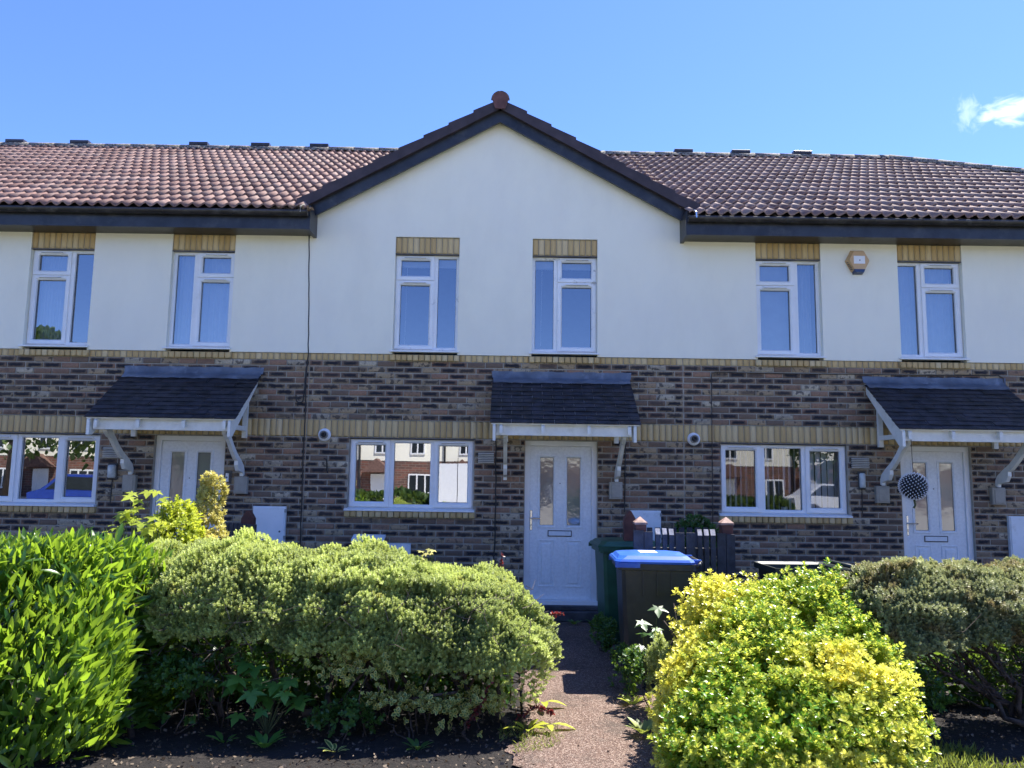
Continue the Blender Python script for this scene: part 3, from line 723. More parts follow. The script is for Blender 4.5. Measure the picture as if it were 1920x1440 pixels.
# interior extras
def ex_net(w, x0, x1, z0, z1, R): curtain(w, x0+.02, x1-.02, z0, z1, .24)
def ex_net_half(w, x0, x1, z0, z1, R): curtain(w, x0+.02, x0+.38, z0, z1, .24); 
def ex_side(w, x0, x1, z0, z1, R): curtain(w, x1-.26, x1-.05, z0, z1, .24, waves=4)
def ex_roll(w, x0, x1, z0, z1, R):
    mb = MB(); mb.box(x0+.03, x1-.03, .17, .20, z1-.13, z1+.02); obj('blind_roll', mb, 'blind', w)
    mb = MB(); mb.tube([(x0+.13, .2, z1-.1), (x0+.12, .2, z0+.1)], .004); obj('blind_cord', mb, 'blind', w)
def ex_venetian(w, x0, x1, z0, z1, R):
    me = MB().box(x0+.03, x0+.47, -.011, .011, -.0006, .0006).mesh('blind_slat', 'net')
    z = z0+.03
    while z < z1-.02:
        place('blind_slat', me, w, Matrix.Translation((0, .2, z)) @ Matrix.Rotation(rad(-58), 4, 'X')); z += .021
    curtain(w, x1-.2, x1-.03, z0, z1, .26, waves=3)
def ex_vertical(w, x0, x1, z0, z1):
    x = x0+.05; i = 0
    while x < x1-.03:
        me = MB().box(-.044, .044, -.001, .001, z0+.0, z1-.03).mesh('blind_slat', 'blind')
        place('blind_slat', me, w, Matrix.Translation((x, .26, 0)) @ Matrix.Rotation(rad(62+random.uniform(-12, 12) if x < x0+1.1 else 25+random.uniform(-8, 8)), 4, 'Z'))
        x += .078 if x > x0+1.1 else .068
def ex_none_g(w, x0, x1, z0, z1):
    curtain(w, x0+.02, x0+.1, z0, z1, .3, 'net', .01, 2)
kl = lambda x: 'tile_red' if x < -1.2 else 'tile_brown'
hL, roofL = house('terraced_house', 'left terraced house with reddish roof tiles and a laurel hedge before its window', XB[1], XB[2], [(-6.122, -5.316), (-4.332, -3.535)], (-6.61, -5.075), (-4.393, -3.524), kindfn=kl, canopy=(-4.82, -3.11), extras=(ex_net_half, ex_net, None))
hM, roofM = house('terraced_house', 'middle terraced house with rendered gable, white door and black bargeboards', XB[2], XB[3], [(-1.502, -.690), (.237, 1.060)], (-1.993, -.458), (.175, 1.062), gable=True, kindfn=kl, keep=lambda x, y, z: z > gz(x)-.02, canopy=(-.245, 1.465), extras=(ex_roll, ex_roll, ex_none_g), dirty=True)
hR, roofR = house('terraced_house', 'right terraced house with alarm box, vertical blinds and hanging flower ball', XB[3], XB[4], [(3.065, 3.888), (4.862, 5.678)], (2.583, 4.142), (4.798, 5.667), kindfn=kl, canopy=(4.37, 6.13), extras=(ex_venetian, ex_net, ex_vertical))
hFL, roofFL = house('terraced_house', 'house at far left of the row showing only its red tiled roof', XB[0], XB[1], [(-10.73, -9.93), (-8.93, -8.14)], (-11.24, -9.68), (-8.99, -8.12), kindfn=kl, keep=lambda x, y, z: x > -10.6, canopy=(-9.42, -7.71), nsep=0)
HIPX = 6.95
hE, roofE = house('terraced_house', 'end house at far right of the row showing only its hipped roof', XB[4], XB[4]+4.65, [(7.66, 8.48), (9.46, 10.27)], (7.18, 8.74), (9.40, 10.26), kindfn=kl, hip=HIPX, canopy=(8.97, 10.73), nsep=0)
# ridges
ZR = RZ1+.0
ridge_run(roofFL, (-10.9, RY1, ZR), (XB[1], RY1, ZR)); ridge_run(roofL, (XB[1], RY1, ZR), (XB[2], RY1, ZR))
ridge_run(roofM, (XB[2], RY1, ZR), (XB[3], RY1, ZR)); ridge_run(roofR, (XB[3], RY1, ZR), (XB[4], RY1, ZR)); ridge_run(roofE, (XB[4], RY1, ZR), (HIPX, RY1, ZR))
ridge_run(roofE, (HIPX, RY1, ZR+.01), (HIPX+(RY1-RY0), RY0, RZ0+.06), 'hip_tile')
for px, rf in ((29, roofFL), (150, roofL), (373, roofL), (489, roofL), (599, roofL), (1281, roofR), (1388, roofR), (1503, roofR)):
    d = ray(px, 280); t = (RY1-CP[1])/d[1]; place('ridge_vent', VENT_ME, rf, Matrix.Translation((CP[0]+d[0]*t, RY1, ZR+.085)))
# gable roof over the middle house
YG = -.12
def gable_plane(sgn):
    mb = MB(); xe = GX+sgn*(2.56 if sgn < 0 else 2.56) ; ze = gz(xe)
    # meets main roof: z main = RZ0+ROOF_S*(y-RY0)
    yr = RY0+(GZ-RZ0)/ROOF_S; ye = RY0+(ze-RZ0)/ROOF_S
    mb.add([(GX, YG, GZ-.02), (xe, YG, ze-.02), (xe, max(ye, YG+.01), ze-.02), (GX, yr, GZ-.02)], [(0, 1, 2, 3)])
    return obj('gable_roof', mb, 'tile_under', hM)
for sgn in (-1, 1):
    g = gable_plane(sgn)
    # course tiles on the gable plane
    nr = 8
    for r in range(nr):
        dd = 2.52-r*TG*math.cos(GA); 
        if dd < .05: break
        x = GX+sgn*dd; z = gz(x)
        ym = RY0+(z-RZ0)/ROOF_S
        y = YG+.07
        while y < ym+.1:
            q = Matrix(((0, -sgn*1.0, 0, 0), (1, 0, 0, 0), (0, 0, 1, 0), (0, 0, 0, 1))) if False else Matrix.Rotation(rad(90)*sgn, 4, 'Z')
            m = Matrix.Translation((x, y if sgn > 0 else y+TW, z)) @ q @ Matrix.Rotation(GA, 4, 'X')
            place('roof_tile', random.choice(TILES['tile_brown']), g, m); y += TW
    # verge units, stepping
    n = 8; Lg = 2.50/math.cos(GA)/n
    for i in range(n):
        a = i*Lg; b = (i+1)*Lg+.02
        def at(s, off): return (GX+sgn*(2.50-s*math.cos(GA)+.03), gz(GX+sgn*(2.50-s*math.cos(GA)+.03))+off)
        lo1, lo2 = at(a, -.075), at(b, -.075); hi2, hi1 = at(b, .052), at(a, .082)
        p = [lo1, lo2, hi2, hi1]
        v = MB(); v.prism(p if sgn < 0 else p[::-1], 'y', YG-.075-.004*(i % 2), YG+.12); obj('verge_tile', v, 'verge', hM)
    bb = MB(); xo = GX+sgn*2.50
    p = [(GX, GZ-.075), (GX, GZ-.225), (xo-sgn*.0, gz(xo)-.235), (xo, gz(xo)-.07)]
    bb.prism(p if sgn > 0 else p[::-1], 'y', -.135, -.100); obj('bargeboard', bb, 'black', hM)
    us = MB(); p = [(GX, GZ-.09), (GX, GZ-.11), (xo, gz(xo)-.13), (xo, gz(xo)-.10)]; us.prism(p if sgn > 0 else p[::-1], 'y', -.10, .0); obj('soffit', us, 'black', hM)
    # box end of eaves against gable
    eb = MB(); xa = XB[2] if sgn < 0 else XB[3]
    eb.box(xa-.022, xa+.022, -.365, .01, 4.648, 4.95); obj('eaves_end_board', eb, 'black', hM)
hr = MB(); 
ridge_run(roofM, (GX, YG-.09, GZ+.035), (GX, 2.3, GZ+.035))
cap = MB(); pts = [(.118*math.cos(math.pi*i/12), .118*math.sin(math.pi*i/12)) for i in range(13)]
cap.prism([(GX+x, GZ+.035+z) for x, z in pts], 'y', YG-.10, YG-.07); capo = obj('ridge_end_cap', cap, 'ridge', hM)
cap = MB(); pts = [(.105*math.cos(math.pi*i/12), .10*math.sin(math.pi*i/12)) for i in range(13)]+[(-.062, -.125), (.062, -.125)]
cap.prism([(GX+x, GZ+.035+z) for x, z in pts], 'y', YG-.112, YG-.095); obj('ridge_end_infill', cap, 'terracotta', hM)
# lead/moss at valley foot
for xv, s in ((XB[2]-.02, -1), (XB[3]+.03, 1)):
    v = MB(); v.tube([(xv+s*.02, -.40, 4.95), (xv+s*.04, -.44, 4.93), (xv+s*.05, -.475, 4.90), (xv+s*.05, -.478, 4.83)], .010); obj('gutter_strap', v, 'chrome' if s > 0 else 'mortar', hM)

# ------------------------------------------------------------------ fixtures on the walls
def at_wall(px, py, y=0): d = ray(px, py); t = (y-CP[1])/d[1]; p = CP+d*t; return p[0], p[2]
def flue(px, py, lab):
    x, z = at_wall(px, py, -.05); t = thing('boiler_flue', (x, 0, z), lab, 'flue', 'round boiler flues on the buff brick band')
    m = MB(); m.lathe([(.078, -.002), (.080, -.012), (.070, -.022), (.055, -.026)], 24, x, 0, z, 'y'); obj('wall_ring', m, 'upvc', t, True)
    m = MB(); m.lathe([(.050, -.02), (.050, -.07), (.040, -.072), (.036, -.03)], 20, x, 0, z, 'y'); obj('outer_pipe', m, 'grey_plastic', t, True)
    m = MB(); m.lathe([(.026, -.02), (.026, -.10), (.018, -.10), (.012, -.06)], 16, x, 0, z, 'y'); obj('inner_pipe', m, 'dark_metal', t, True)
flue(607, 815, 'round white boiler flue on the buff band left of the middle house window')
flue(1302, 823, 'round white boiler flue on the buff band between the black canopy and the right window')
def louvre(px0, px1, py0, py1, lab):
    x0, z1 = at_wall(px0, py0); x1, z0 = at_wall(px1, py1)
    t = thing('air_vent', ((x0+x1)/2, 0, z0), lab, 'vent', 'louvred air vents beside the ground windows')
    m = MB(); m.box(x0, x1, -.012, -.002, z0, z1); obj('backplate', m, 'dark_metal', t); n = 6
    for i in range(n):
        za = z0+(z1-z0)*i/n; s = MB(); s.prism([(-.040, za), (-.042, za+.006), (-.012, za+(z1-z0)/n*.72), (-.012, za+.008)][::-1], 'x', x0, x1); obj('louvre', s, 'vent', t)
louvre(196, 224, 838, 858, 'cream louvred air vent beneath the left canopy bracket')
louvre(897, 926, 848, 868, 'cream louvred air vent between the middle window and middle canopy')
louvre(1595, 1628, 858, 878, 'cream louvred air vent right of the window with vertical blinds')
def bulkhead(px, py, w, hh, lab):
    x, z = at_wall(px, py); t = thing('wall_light', (x, 0, z-hh/2), lab, 'wall light', 'bulkhead lights beside the front doors')
    m = MB(); m.cbox(x-w/2, x+w/2, -.03, -.002, z-hh/2, z+hh/2, .012); obj('lamp_base', m, 'dark_metal', t)
    m = MB(); m.lathe([(w*.30, -hh/2+.02), (w*.42, -hh/2+.035), (w*.42, hh/2-.035), (w*.30, hh/2-.02)], 14, x, -.03, z); obj('lamp_glass', m, 'lamp_glass', t, True)
    c = MB(); c.tube([(x, -.006, z-hh/2), (x-.005, -.006, z-hh/2-.3)], .006); obj('cable', c, 'cable', t)
bulkhead(212, 884, .115, .20, 'frosted bulkhead wall light left of the left front door')
bulkhead(1615, 901, .085, .22, 'slim white bulkhead wall light left of the right front door')
def meter(px0, px1, py0, py1, lab, y=-.06, knob=True):
    x0, z1 = at_wall(px0, py0, y); x1, z0 = at_wall(px1, py1, y)
    t = thing('meter_box', ((x0+x1)/2, 0, z0), lab, 'meter box', 'white meter boxes on the front wall')
    m = MB(); m.box(x0, x1, y+.012, -.002, z0, z1); obj('cabinet', m, 'meter', t)
    m = MB(); m.cbox(x0+.012, x1-.012, y, y+.013, z0+.012, z1-.012, .005); dd = obj('cabinet_door', m, 'meter', t)
    if knob: m = MB(); m.lathe([(.012, 0), (.010, -.008)], 10, x1-.06, y, z0+.16, 'y'); obj('lock', m, 'dark_metal', dd)
    for zz in (z1-.05, z0+.09): m = MB(); m.box(x1-.014, x1+.012, y+.002, y+.02, zz-.02, zz+.02); obj('hinge', m, 'grey_plastic', t)
meter(474, 532, 949, 1022, 'white meter box beside the picket fence of the left house')
meter(1183, 1240, 957, 1020, 'white meter box behind the brown posts right of the middle door')
meter(1893, 1950, 968, 1062, 'white meter box at the far right edge of the wall')
def lowbox(px0, px1, py0, py1):
    x0, z1 = at_wall(px0, py0, -.14); x1, z0 = at_wall(px1, py1, -.14)
    t = thing('cable_cabinet', ((x0+x1)/2, 0, z0-.4), 'low silver-topped cabinet under the middle house window', 'cabinet')
    m = MB(); m.box(x0, x1, -.14, -.002, z0-.4, z1-.02); obj('cabinet_body', m, 'grey_plastic', t)
    m = MB(); m.prism([(-.16, z1-.04), (-.16, z1-.02), (-.002, z1+.03), (-.002, z1-.0)][::-1], 'x', x0-.02, x1+.02); obj('sloping_top', m, 'meter', t)
    m = MB(); m.box(x1+.03, x1+.33, -.05, -.002, z0-.35, z1-.07); obj('side_panel', m, 'meter', t)
lowbox(662, 716, 1008, 1030)
# doorbell
x, z = at_wall(428, 895, -.02); m = MB(); m.cbox(x-.032, x+.005, -.03, -.002, z-.055, z+.05, .004); m.box(x-.055, x+.035, -.008, -.001, z-.065, z+.085, 1); m.lathe([(.010, -.031), (.008, -.034)], 12, x-.014, 0, z, 'y', 1)
tag(obj('doorbell', m, ['upvc', 'dark_metal']), 'small white doorbell camera on black plate right of the left door', 'doorbell')
# alarm box
x, z = at_wall(1611, 488, -.08); t = thing('alarm_box', (x, 0, z-.15), 'orange hexagonal alarm box with white plate between the right upstairs windows', 'alarm box')
hexp = [(x+.155*math.cos(rad(60*i)), z+.165*math.sin(rad(60*i))) for i in range(6)]
hf = [(x+.125*math.cos(rad(60*i)), z+.132*math.sin(rad(60*i))) for i in range(6)]
m = MB(); m.add([(p[0], -.014, p[1]) for p in hexp]+[(p[0], -.085, p[1]) for p in hf]+[(p[0], -.085, p[1]) for p in hf][:0], [tuple(range(6, 12))]+[(i, (i+1) % 6, 6+(i+1) % 6, 6+i) for i in range(6)]); obj('alarm_cover', m, 'alarm', t)
m = MB(); m.box(x-.07, x+.07, -.088, -.085, z-.045, z+.055); pl = obj('white_plate', m, 'alarm_white', t); m = MB(); m.lathe([(.008, -.088), (.007, -.090)], 10, x+.005, 0, z, 'y'); obj('centre_screw', m, 'dark_metal', pl)
m = MB(); m.add([(x-.068, -.092, z-.117), (x+.068, -.092, z-.117), (x+.052, -.092, z-.155), (x-.052, -.092, z-.155), (x-.078, -.014, z-.10), (x+.078, -.014, z-.10), (x+.06, -.014, z-.17), (x-.06, -.014, z-.17)], [(3, 2, 1, 0), (0, 1, 5, 4), (1, 2, 6, 5), (2, 3, 7, 6), (3, 0, 4, 7)]); obj('strobe_lens', m, 'alarm_blue', t)
for i in range(5): m = MB(); m.box(x-.145+.01*i, x-.118+.01*i, -.052-.003*i, -.044, z-.03-.022*i, z-.022-.022*i); obj('sounder_slot', m, 'dark_metal', t)
# cables
def cable(pts, lab, r=.008, wob=.004):
    P = []
    for (px, py) in pts: x, z = at_wall(px, py, -.012); P.append((x, -.012, z))
    q = []
    for a, b in zip(P, P[1:]):
        n = max(1, int(math.dist(a, b)/.12))
        for i in range(n): t = i/n; q.append(tuple(a[j]+(b[j]-a[j])*t+(random.uniform(-wob, wob) if j == 0 else 0) for j in range(3)))
    q.append(P[-1]); m = MB(); m.tube(q, r, 5); return tag(obj('wall_cable', m, 'cable'), lab, 'cable')
cable([(580, 442), (578, 664), (575, 690), (572, 780), (567, 900), (563, 1020), (560, 1100)], 'long black cable running down the brick joint left of the middle house')
cable([(578, 680), (574, 690), (571, 730), (568, 752), (562, 756), (556, 752), (555, 740)], 'short hooked black cable end beside the left canopy', .008, .001)
cable([(1337, 1000), (1336, 900), (1334, 706), (1336, 699), (1342, 698), (1500, 701), (1614, 702), (1780, 704), (1872, 704), (1881, 709), (1883, 722)], 'thin black cable looping up the wall and over the right canopy', .0055, .001)
cable([(930, 822), (930, 900), (928, 1000), (923, 1100)], 'black cable running down beside the left middle canopy bracket', .008, .006)
cable([(1173, 826), (1172, 900), (1171, 960)], 'black cable running down right of the middle canopy bracket', .007, .003)
# dark disc & red repair brick
x, z = at_wall(614, 870); m = MB(); m.tube([(x-.04, -.02, z+.07), (x-.005, -.03, z+.05), (x, -.012, z-.07), (x+.01, -.012, z-.11)], .009); tag(obj('wall_hook', m, 'cable'), 'black hooked pipe end on the brickwork below the left flue', 'hook')

# ------------------------------------------------------------------ fence and posts
def box_obj(name, x0, x1, y0, y1, z0, z1, mat, parent, c=.004):
    m = MB(); m.cbox(x0, x1, y0, y1, z0, z1, c); return obj(name, m, mat, parent)
def post(px, pyt, y, w, lab, mat='post', ztop=None):
    x, zt = at_wall(px, pyt, y); t = thing('fence_post', (x, y, 0), lab, 'post', 'brown posts of the picket fence')
    box_obj('post_shaft', x-w/2, x+w/2, y-w/2, y+w/2, 0, zt-.075, mat, t)
    m = MB(); a = w/2+.008; m.add([(x-a, y-a, zt-.075), (x+a, y-a, zt-.075), (x+a, y+a, zt-.075), (x-a, y+a, zt-.075), (x-a, y-a, zt-.055), (x+a, y-a, zt-.055), (x+a, y+a, zt-.055), (x-a, y+a, zt-.055), (x, y, zt)],
        [(0, 3, 2, 1), (0, 1, 5, 4), (1, 2, 6, 5), (2, 3, 7, 6), (3, 0, 4, 7), (4, 5, 8), (5, 6, 8), (6, 7, 8), (7, 4, 8)]); obj('post_cap', m, 'postcap', t)  # cap in a paler brown than the shaft
FY = -2.12
post(1200, 968, FY+.05, .105, 'brown post with pale pyramid cap at the left end of the fence')
post(1361, 969, FY+.05, .105, 'brown post with pale pyramid cap at the right end of the fence')
x, zt = at_wall(1180, 958, FY+.7); t = thing('gate_post', (x, FY+.7, 0), 'taller red brown gate post with cut corners behind the fence', 'post'); m = MB()
w = .12; m.prism([(x-w/2, 0), (x+w/2, 0), (x+w/2, zt-.08), (x+w*.1, zt), (x-w*.1, zt), (x-w/2, zt-.08)], 'y', FY+.65, FY+.75); obj('post_shaft', m, 'post', t)
fen = thing('picket_fence', (1.65, FY, 0), 'dark picket fence of wide and narrow boards behind the blue-lidded bin', 'fence')
pk = [(1188, 1207, 0, 994), (1208, 1224, 0, 997), (1229, 1237.5, 1, 998), (1242, 1250, 1, 998), (1254.5, 1263, 1, 999), (1267, 1283.5, 0, 999), (1287, 1303.5, 0, 999), (1308, 1316, 1, 1000), (1320, 1328.5, 1, 1000), (1332, 1341, 1, 1000), (1345, 1361, 0, 1000), (1362, 1378, 0, 1002)]
for a, b, nar, yt in pk:
    x0, zt = at_wall(a, yt, FY-.03); x1, _ = at_wall(b, yt, FY-.03); m = MB()
    if nar: m.prism([(FY-.045, .05), (FY-.015, .05), (FY-.015, zt+.035), (FY-.045, zt-.02)], 'x', x0, x1); m.add([(x0, FY-.0455, zt-.0185), (x1, FY-.0455, zt-.0185), (x1, FY-.0145, zt+.0365), (x0, FY-.0145, zt+.0365)], [(0, 1, 2, 3)], 1)  # pale sloping top face paints in the sun glint
    else: m.prism([(FY-.03, .05), (FY-.008, .05), (FY-.008, zt), (FY-.03, zt)], 'x', x0, x1)
    obj('picket', m, ['fence', 'sun_glint'], fen)
xa, _ = at_wall(1188, 1000, FY); xb, _ = at_wall(1370, 1000, FY)
for zz in (.97, .55, .2): box_obj('rail', xa, xb, FY-.006, FY+.03, zz, zz+.07, 'fence', fen)
fen2 = thing('picket_fence', (1.7, -1.3, 0), 'second dark picket fence nearer the wall behind the front fence', 'fence')
for i in range(8):
    x0, zt = at_wall(1213+i*15, 989, -1.3); m = MB(); m.prism([(-1.31, .05), (-1.29, .05), (-1.29, zt), (-1.31, zt)], 'x', x0, x0+.055); obj('picket', m, 'fence', fen2)
xa, _ = at_wall(1213, 1000, -1.3); xb, _ = at_wall(1335, 1000, -1.3)
for zz in (.9, .35): box_obj('rail', xa, xb, -1.288, -1.25, zz, zz+.07, 'fence', fen2)
fl = thing('picket_fence', (-2.9, -1.7, 0), 'short dark picket fence seen behind the left hedges', 'fence')
for i in range(8):
    x0, zt = at_wall(414+i*8.6, 979+i*.6, -1.7); m = MB(); m.prism([(-1.72, .05), (-1.70, .05), (-1.70, zt), (-1.72, zt)], 'x', x0, x0+.04); obj('picket', m, 'fence', fl)
xa, _ = at_wall(410, 980, -1.7); xb, _ = at_wall(480, 980, -1.7); box_obj('rail', xa, xb, -1.698, -1.66, .85, .92, 'fence', fl)
x, zt = at_wall(467, 957, -1.5); t = thing('gate_post', (x, -1.5, 0), 'dark red brown post beside the left meter box', 'post'); m = MB()
m.prism([(x-.06, 0), (x+.06, 0), (x+.06, zt-.08), (x+.01, zt), (x-.01, zt), (x-.06, zt-.08)], 'y', -1.55, -1.45); obj('post_shaft', m, 'post', t)

# ------------------------------------------------------------------ wheelie bins  (handle/hinge towards +x locally)
def bin_(loc, rz, body, lid, lab, lidm, sx=1., hgt=.98, open_lid=False):
    t = thing('wheelie_bin', loc, lab, 'wheelie bin', 'wheelie bins by the path'); BM = Matrix.Translation(loc) @ Matrix.Rotation(rz, 4, 'Z')
    def put(name, mb, mat, par=None, smooth=False):
        o = link(name, mb.mesh(name, mat, smooth)); p = par or t
        o.parent = p
        if par is None: o.matrix_parent_inverse = WL[t.name].inverted(); o.matrix_basis = BM
        else: o.matrix_parent_inverse = Matrix.Identity(4)
        WL[o.name] = Matrix.Identity(4); return o
    def loop(x0, x1, y, z, c): return [(x0+c, -y, z), (x1-c, -y, z), (x1, -y+c, z), (x1, y-c, z), (x1-c, y, z), (x0+c, y, z), (x0, y-c, z), (x0, -y+c, z)]
    prof = [(-.25, .22, .21, .03, .03), (-.26, .24, .22, .10, .035), (-.275, .27, .235, .30, .035), (-.30, .31, .262, hgt-.10, .03), (-.30, .31, .262, hgt-.075, .03), (-.335, .335, .285, hgt-.07, .03), (-.335, .335, .285, hgt-.02, .03), (-.325, .325, .275, hgt-.02, .03), (-.30, .30, .25, hgt-.04, .03), (-.27, .27, .22, .3, .03)]
    v = []; [v.extend(loop(*q)) for q in [(a, b, c, z, d) for a, b, c, z, d in prof]]
    f = [(8*i+k, 8*i+(k+1) % 8, 8*i+8+(k+1) % 8, 8*i+8+k) for i in range(len(prof)-1) for k in range(8)]+[tuple(range(8))[::-1], tuple(range(8*len(prof)-8, 8*len(prof)))]
    m = MB(); m.add(v, f)
    for xx in (-.12, .0, .12):
        for s in (-1, 1): m.box(xx-.006, xx+.006, s*.262-.008, s*.262+.008, hgt-.28, hgt-.07)
    bo = put('bin_body', m, body)
    # lid
    prof = [(-.355, .315, .295, hgt-.018, .035), (-.36, .32, .30, hgt+.0, .04), (-.345, .31, .285, hgt+.018, .045), (-.335, .30, .275, hgt+.020, .045), (-.31, .27, .245, hgt+.045, .06), (-.2, .2, .16, hgt+.058, .06)]
    v = []; [v.extend(loop(a, b, c, z, d)) for a, b, c, z, d in prof]
    m = MB(); m.add(v, [(8*i+k, 8*i+(k+1) % 8, 8*i+8+(k+1) % 8, 8*i+8+k) for i in range(len(prof)-1) for k in range(8)]+[tuple(range(8))[::-1], tuple(range(8*len(prof)-8, 8*len(prof)))])
    m.box(-.36, -.15, -.302, -.296, hgt-.05, hgt-.01); m.box(-.36, -.15, .296, .302, hgt-.05, hgt-.01)
    for s in (-1, 1): m.box(.30, .385, s*.20-.02, s*.20+.02, hgt-.025, hgt+.015)
    if lid: put('lid', m, lid)
    
    if lid == 'lid_blue': m = MB(); m.box(-.12, .03, -.10, .10, hgt+.0585, hgt+.0600); put('lid_sticker', m, 'alarm_white', None)
    m = MB(); m.tube([(.375, -.24, hgt-.01), (.375, .24, hgt-.01)], .019, 10); m.tube([(.33, -.245, hgt-.05), (.375, -.245, hgt-.01)], .016, 8); m.tube([(.33, .245, hgt-.05), (.375, .245, hgt-.01)], .016, 8); put('handle', m, body, None, True)
    m = MB(); m.tube([(.25, -.27, .10), (.25, .27, .10)], .011, 8); put('axle', m, 'dark_metal')
    for s in (-1, 1):
        m = MB(); m.lathe([(.04, -.022), (.095, -.024), (.10, -.015), (.10, .015), (.095, .024), (.04, .022)], 20, .25, s*.262, .10, 'y'); put('wheel', m, 'rubber', None, True)
    return t
bin_((1.27, -2.55, 0), rad(-2), 'bin_black', 'lid_blue', 'black wheelie bin with bright blue lid standing by the path', None)
bin_((1.24, -1.25, 0), rad(4), 'bin_green', 'bin_green', 'green wheelie bin standing next to the middle front door', None, hgt=.99)
bin_((2.62, -2.45, 0), rad(3), 'bin_dgreen', None, 'lidless dark green wheelie bin behind the yellow green hedge', None, hgt=.95)
bin_((-2.95, -1.1, 0), rad(0), 'bin_black', 'lid_blue', 'black wheelie bin whose blue lid peeps above the left hedge', None, hgt=.93)

# ------------------------------------------------------------------ vegetation
def rot_from(z, up_jit=0., n=None):
    """rotation matrices whose local +Y points along z (n,3), random roll"""
    d = z/np.linalg.norm(z, axis=1, keepdims=True); n = len(d)
    a = RS.normal(size=(n, 3)); x = np.cross(d, a); x /= np.linalg.norm(x, axis=1, keepdims=True)+1e-9
    w = np.cross(x, d); return np.stack([x, d, w], -1)      # columns
def rot_face(d, face):
    """local Y along d, local Z towards face as far as possible"""
    d = d/np.linalg.norm(d, axis=1, keepdims=True); x = np.cross(d, face); x /= np.linalg.norm(x, axis=1, keepdims=True)+1e-9
    w = np.cross(x, d); return np.stack([x, d, w], -1)
def leaf_t(w, fold=.25, droop=.15, st=((.0, .02), (.3, .85), (.6, 1.), (.85, .55), (1, .0))):
    v = []; rim = []
    for t, ww in st:
        zc = -droop*t*t
        v += [(-w*ww, t, zc+fold*w*ww), (0, t, zc), (w*ww, t, zc+fold*w*ww)]; rim += [1, 0 if .1 < t < .9 else 1, 1]
    f = []
    for i in range(len(st)-1):
        a = 3*i; b = a+3; f += [(a, a+1, b+1, b), (a+1, a+2, b+2, b+1)]
    return np.array(v, float), np.array(f), np.array(rim, float)
def replicate(T, R, P, S, tone):
    V0, F0, rim = T; n = len(P)
    V = np.einsum('nij,kj->nki', R, V0)*S[:, None, None]+P[:, None, :]
    Fc = (F0[None]+(np.arange(n)*len(V0))[:, None, None]).reshape(-1, F0.shape[1])
    return V.reshape(-1, 3), Fc, {'tone': np.repeat(tone, len(V0)), 'rim': np.tile(rim, n)}
def cluster_t(base, k, length, spread, scale, tipup=.8, jitter=.15, rs=None):
    """a sprig: k leaves around a stem along +Y"""
    rs = rs or RS; P = []; D = []; S = []
    for i in range(k):
        t = (i+.5)/k; a = i*2.4; sp = spread*(1-.5*t)
        D.append((math.cos(a)*sp, tipup*(.5+t), math.sin(a)*sp)); P.append((0, length*t, 0)); S.append(scale*(1-.35*t)*(1+rs.uniform(-jitter, jitter)))
    D = np.array(D); P = np.array(P); S = np.array(S)
    R = rot_face(D, np.tile([0, 1., 0], (k, 1))+1e-3*rs.normal(size=(k, 3)))
    V, Fc, at = replicate(base, R, P, S, np.zeros(k)); return V, Fc, at['rim']
_ph = RS.uniform(0, 6.28, (12, 3)); _fr = RS.normal(size=(12, 3))
def sn(P, freq, seed=0):
    o = np.zeros(len(P))
    for i in range(6): o += np.sin(P@(_fr[(i+seed) % 12]*freq)+_ph[(i+seed) % 12, 0])
    return o/2.4
def shell(n, c, r, p, noise_amp, freq, depth, zmin=.0, seed=0, keep=None):
    """points & normals on noisy superellipsoid (upper half)"""
    c = np.array(c); r = np.array(r); out = []; outn = []; tot = 0
    while tot < n:
        u = RS.normal(size=(n*2, 3)); u[:, 2] = np.where(RS.rand(n*2) < .85, np.abs(u[:, 2]), u[:, 2])
        # sample uniformly on box then project for squarish shapes
        q = u/np.max(np.abs(u), axis=1, keepdims=True); q = q*(1-.0*RS.rand(n*2, 1))
        s = (np.sum(np.abs(q)**p, axis=1))**(1/p); q = q/s[:, None]
        nr = np.sign(q)*np.abs(q)**(p-1)/r; nr /= np.linalg.norm(nr, axis=1, keepdims=True)
        P = q*r; nzv = sn(P+c, freq, seed)*.6+sn(P+c, freq*2.3, seed+3)*.4
        P = P+nr*(nzv*noise_amp)[:, None]-nr*(RS.rand(len(P))**1.6*depth)[:, None]+c
        ok = P[:, 2] > zmin
        if keep is not None: ok &= keep(P, nr)
        out.append(P[ok]); outn.append(nr[ok]); tot += ok.sum()
        if len(out) > 60: break
    P = np.concatenate(out)[:n]; Nn = np.concatenate(outn)[:n]; return P, Nn
def facing(P, Nn, lim=-.25):
    v = CP-P; v /= np.linalg.norm(v, axis=1, keepdims=True); return np.sum(v*Nn, 1) > lim
def stuff(name, data, mat, parent): 
    V, Fc, at = data; o = link(name, rawmesh(name, V, Fc, mat, at, smooth=False), parent); o['kind'] = 'stuff'; return o
def mat4(R, p, s):
    m = np.eye(4); m[:3, :3] = R*s; m[:3, 3] = p; return Matrix(m.tolist())
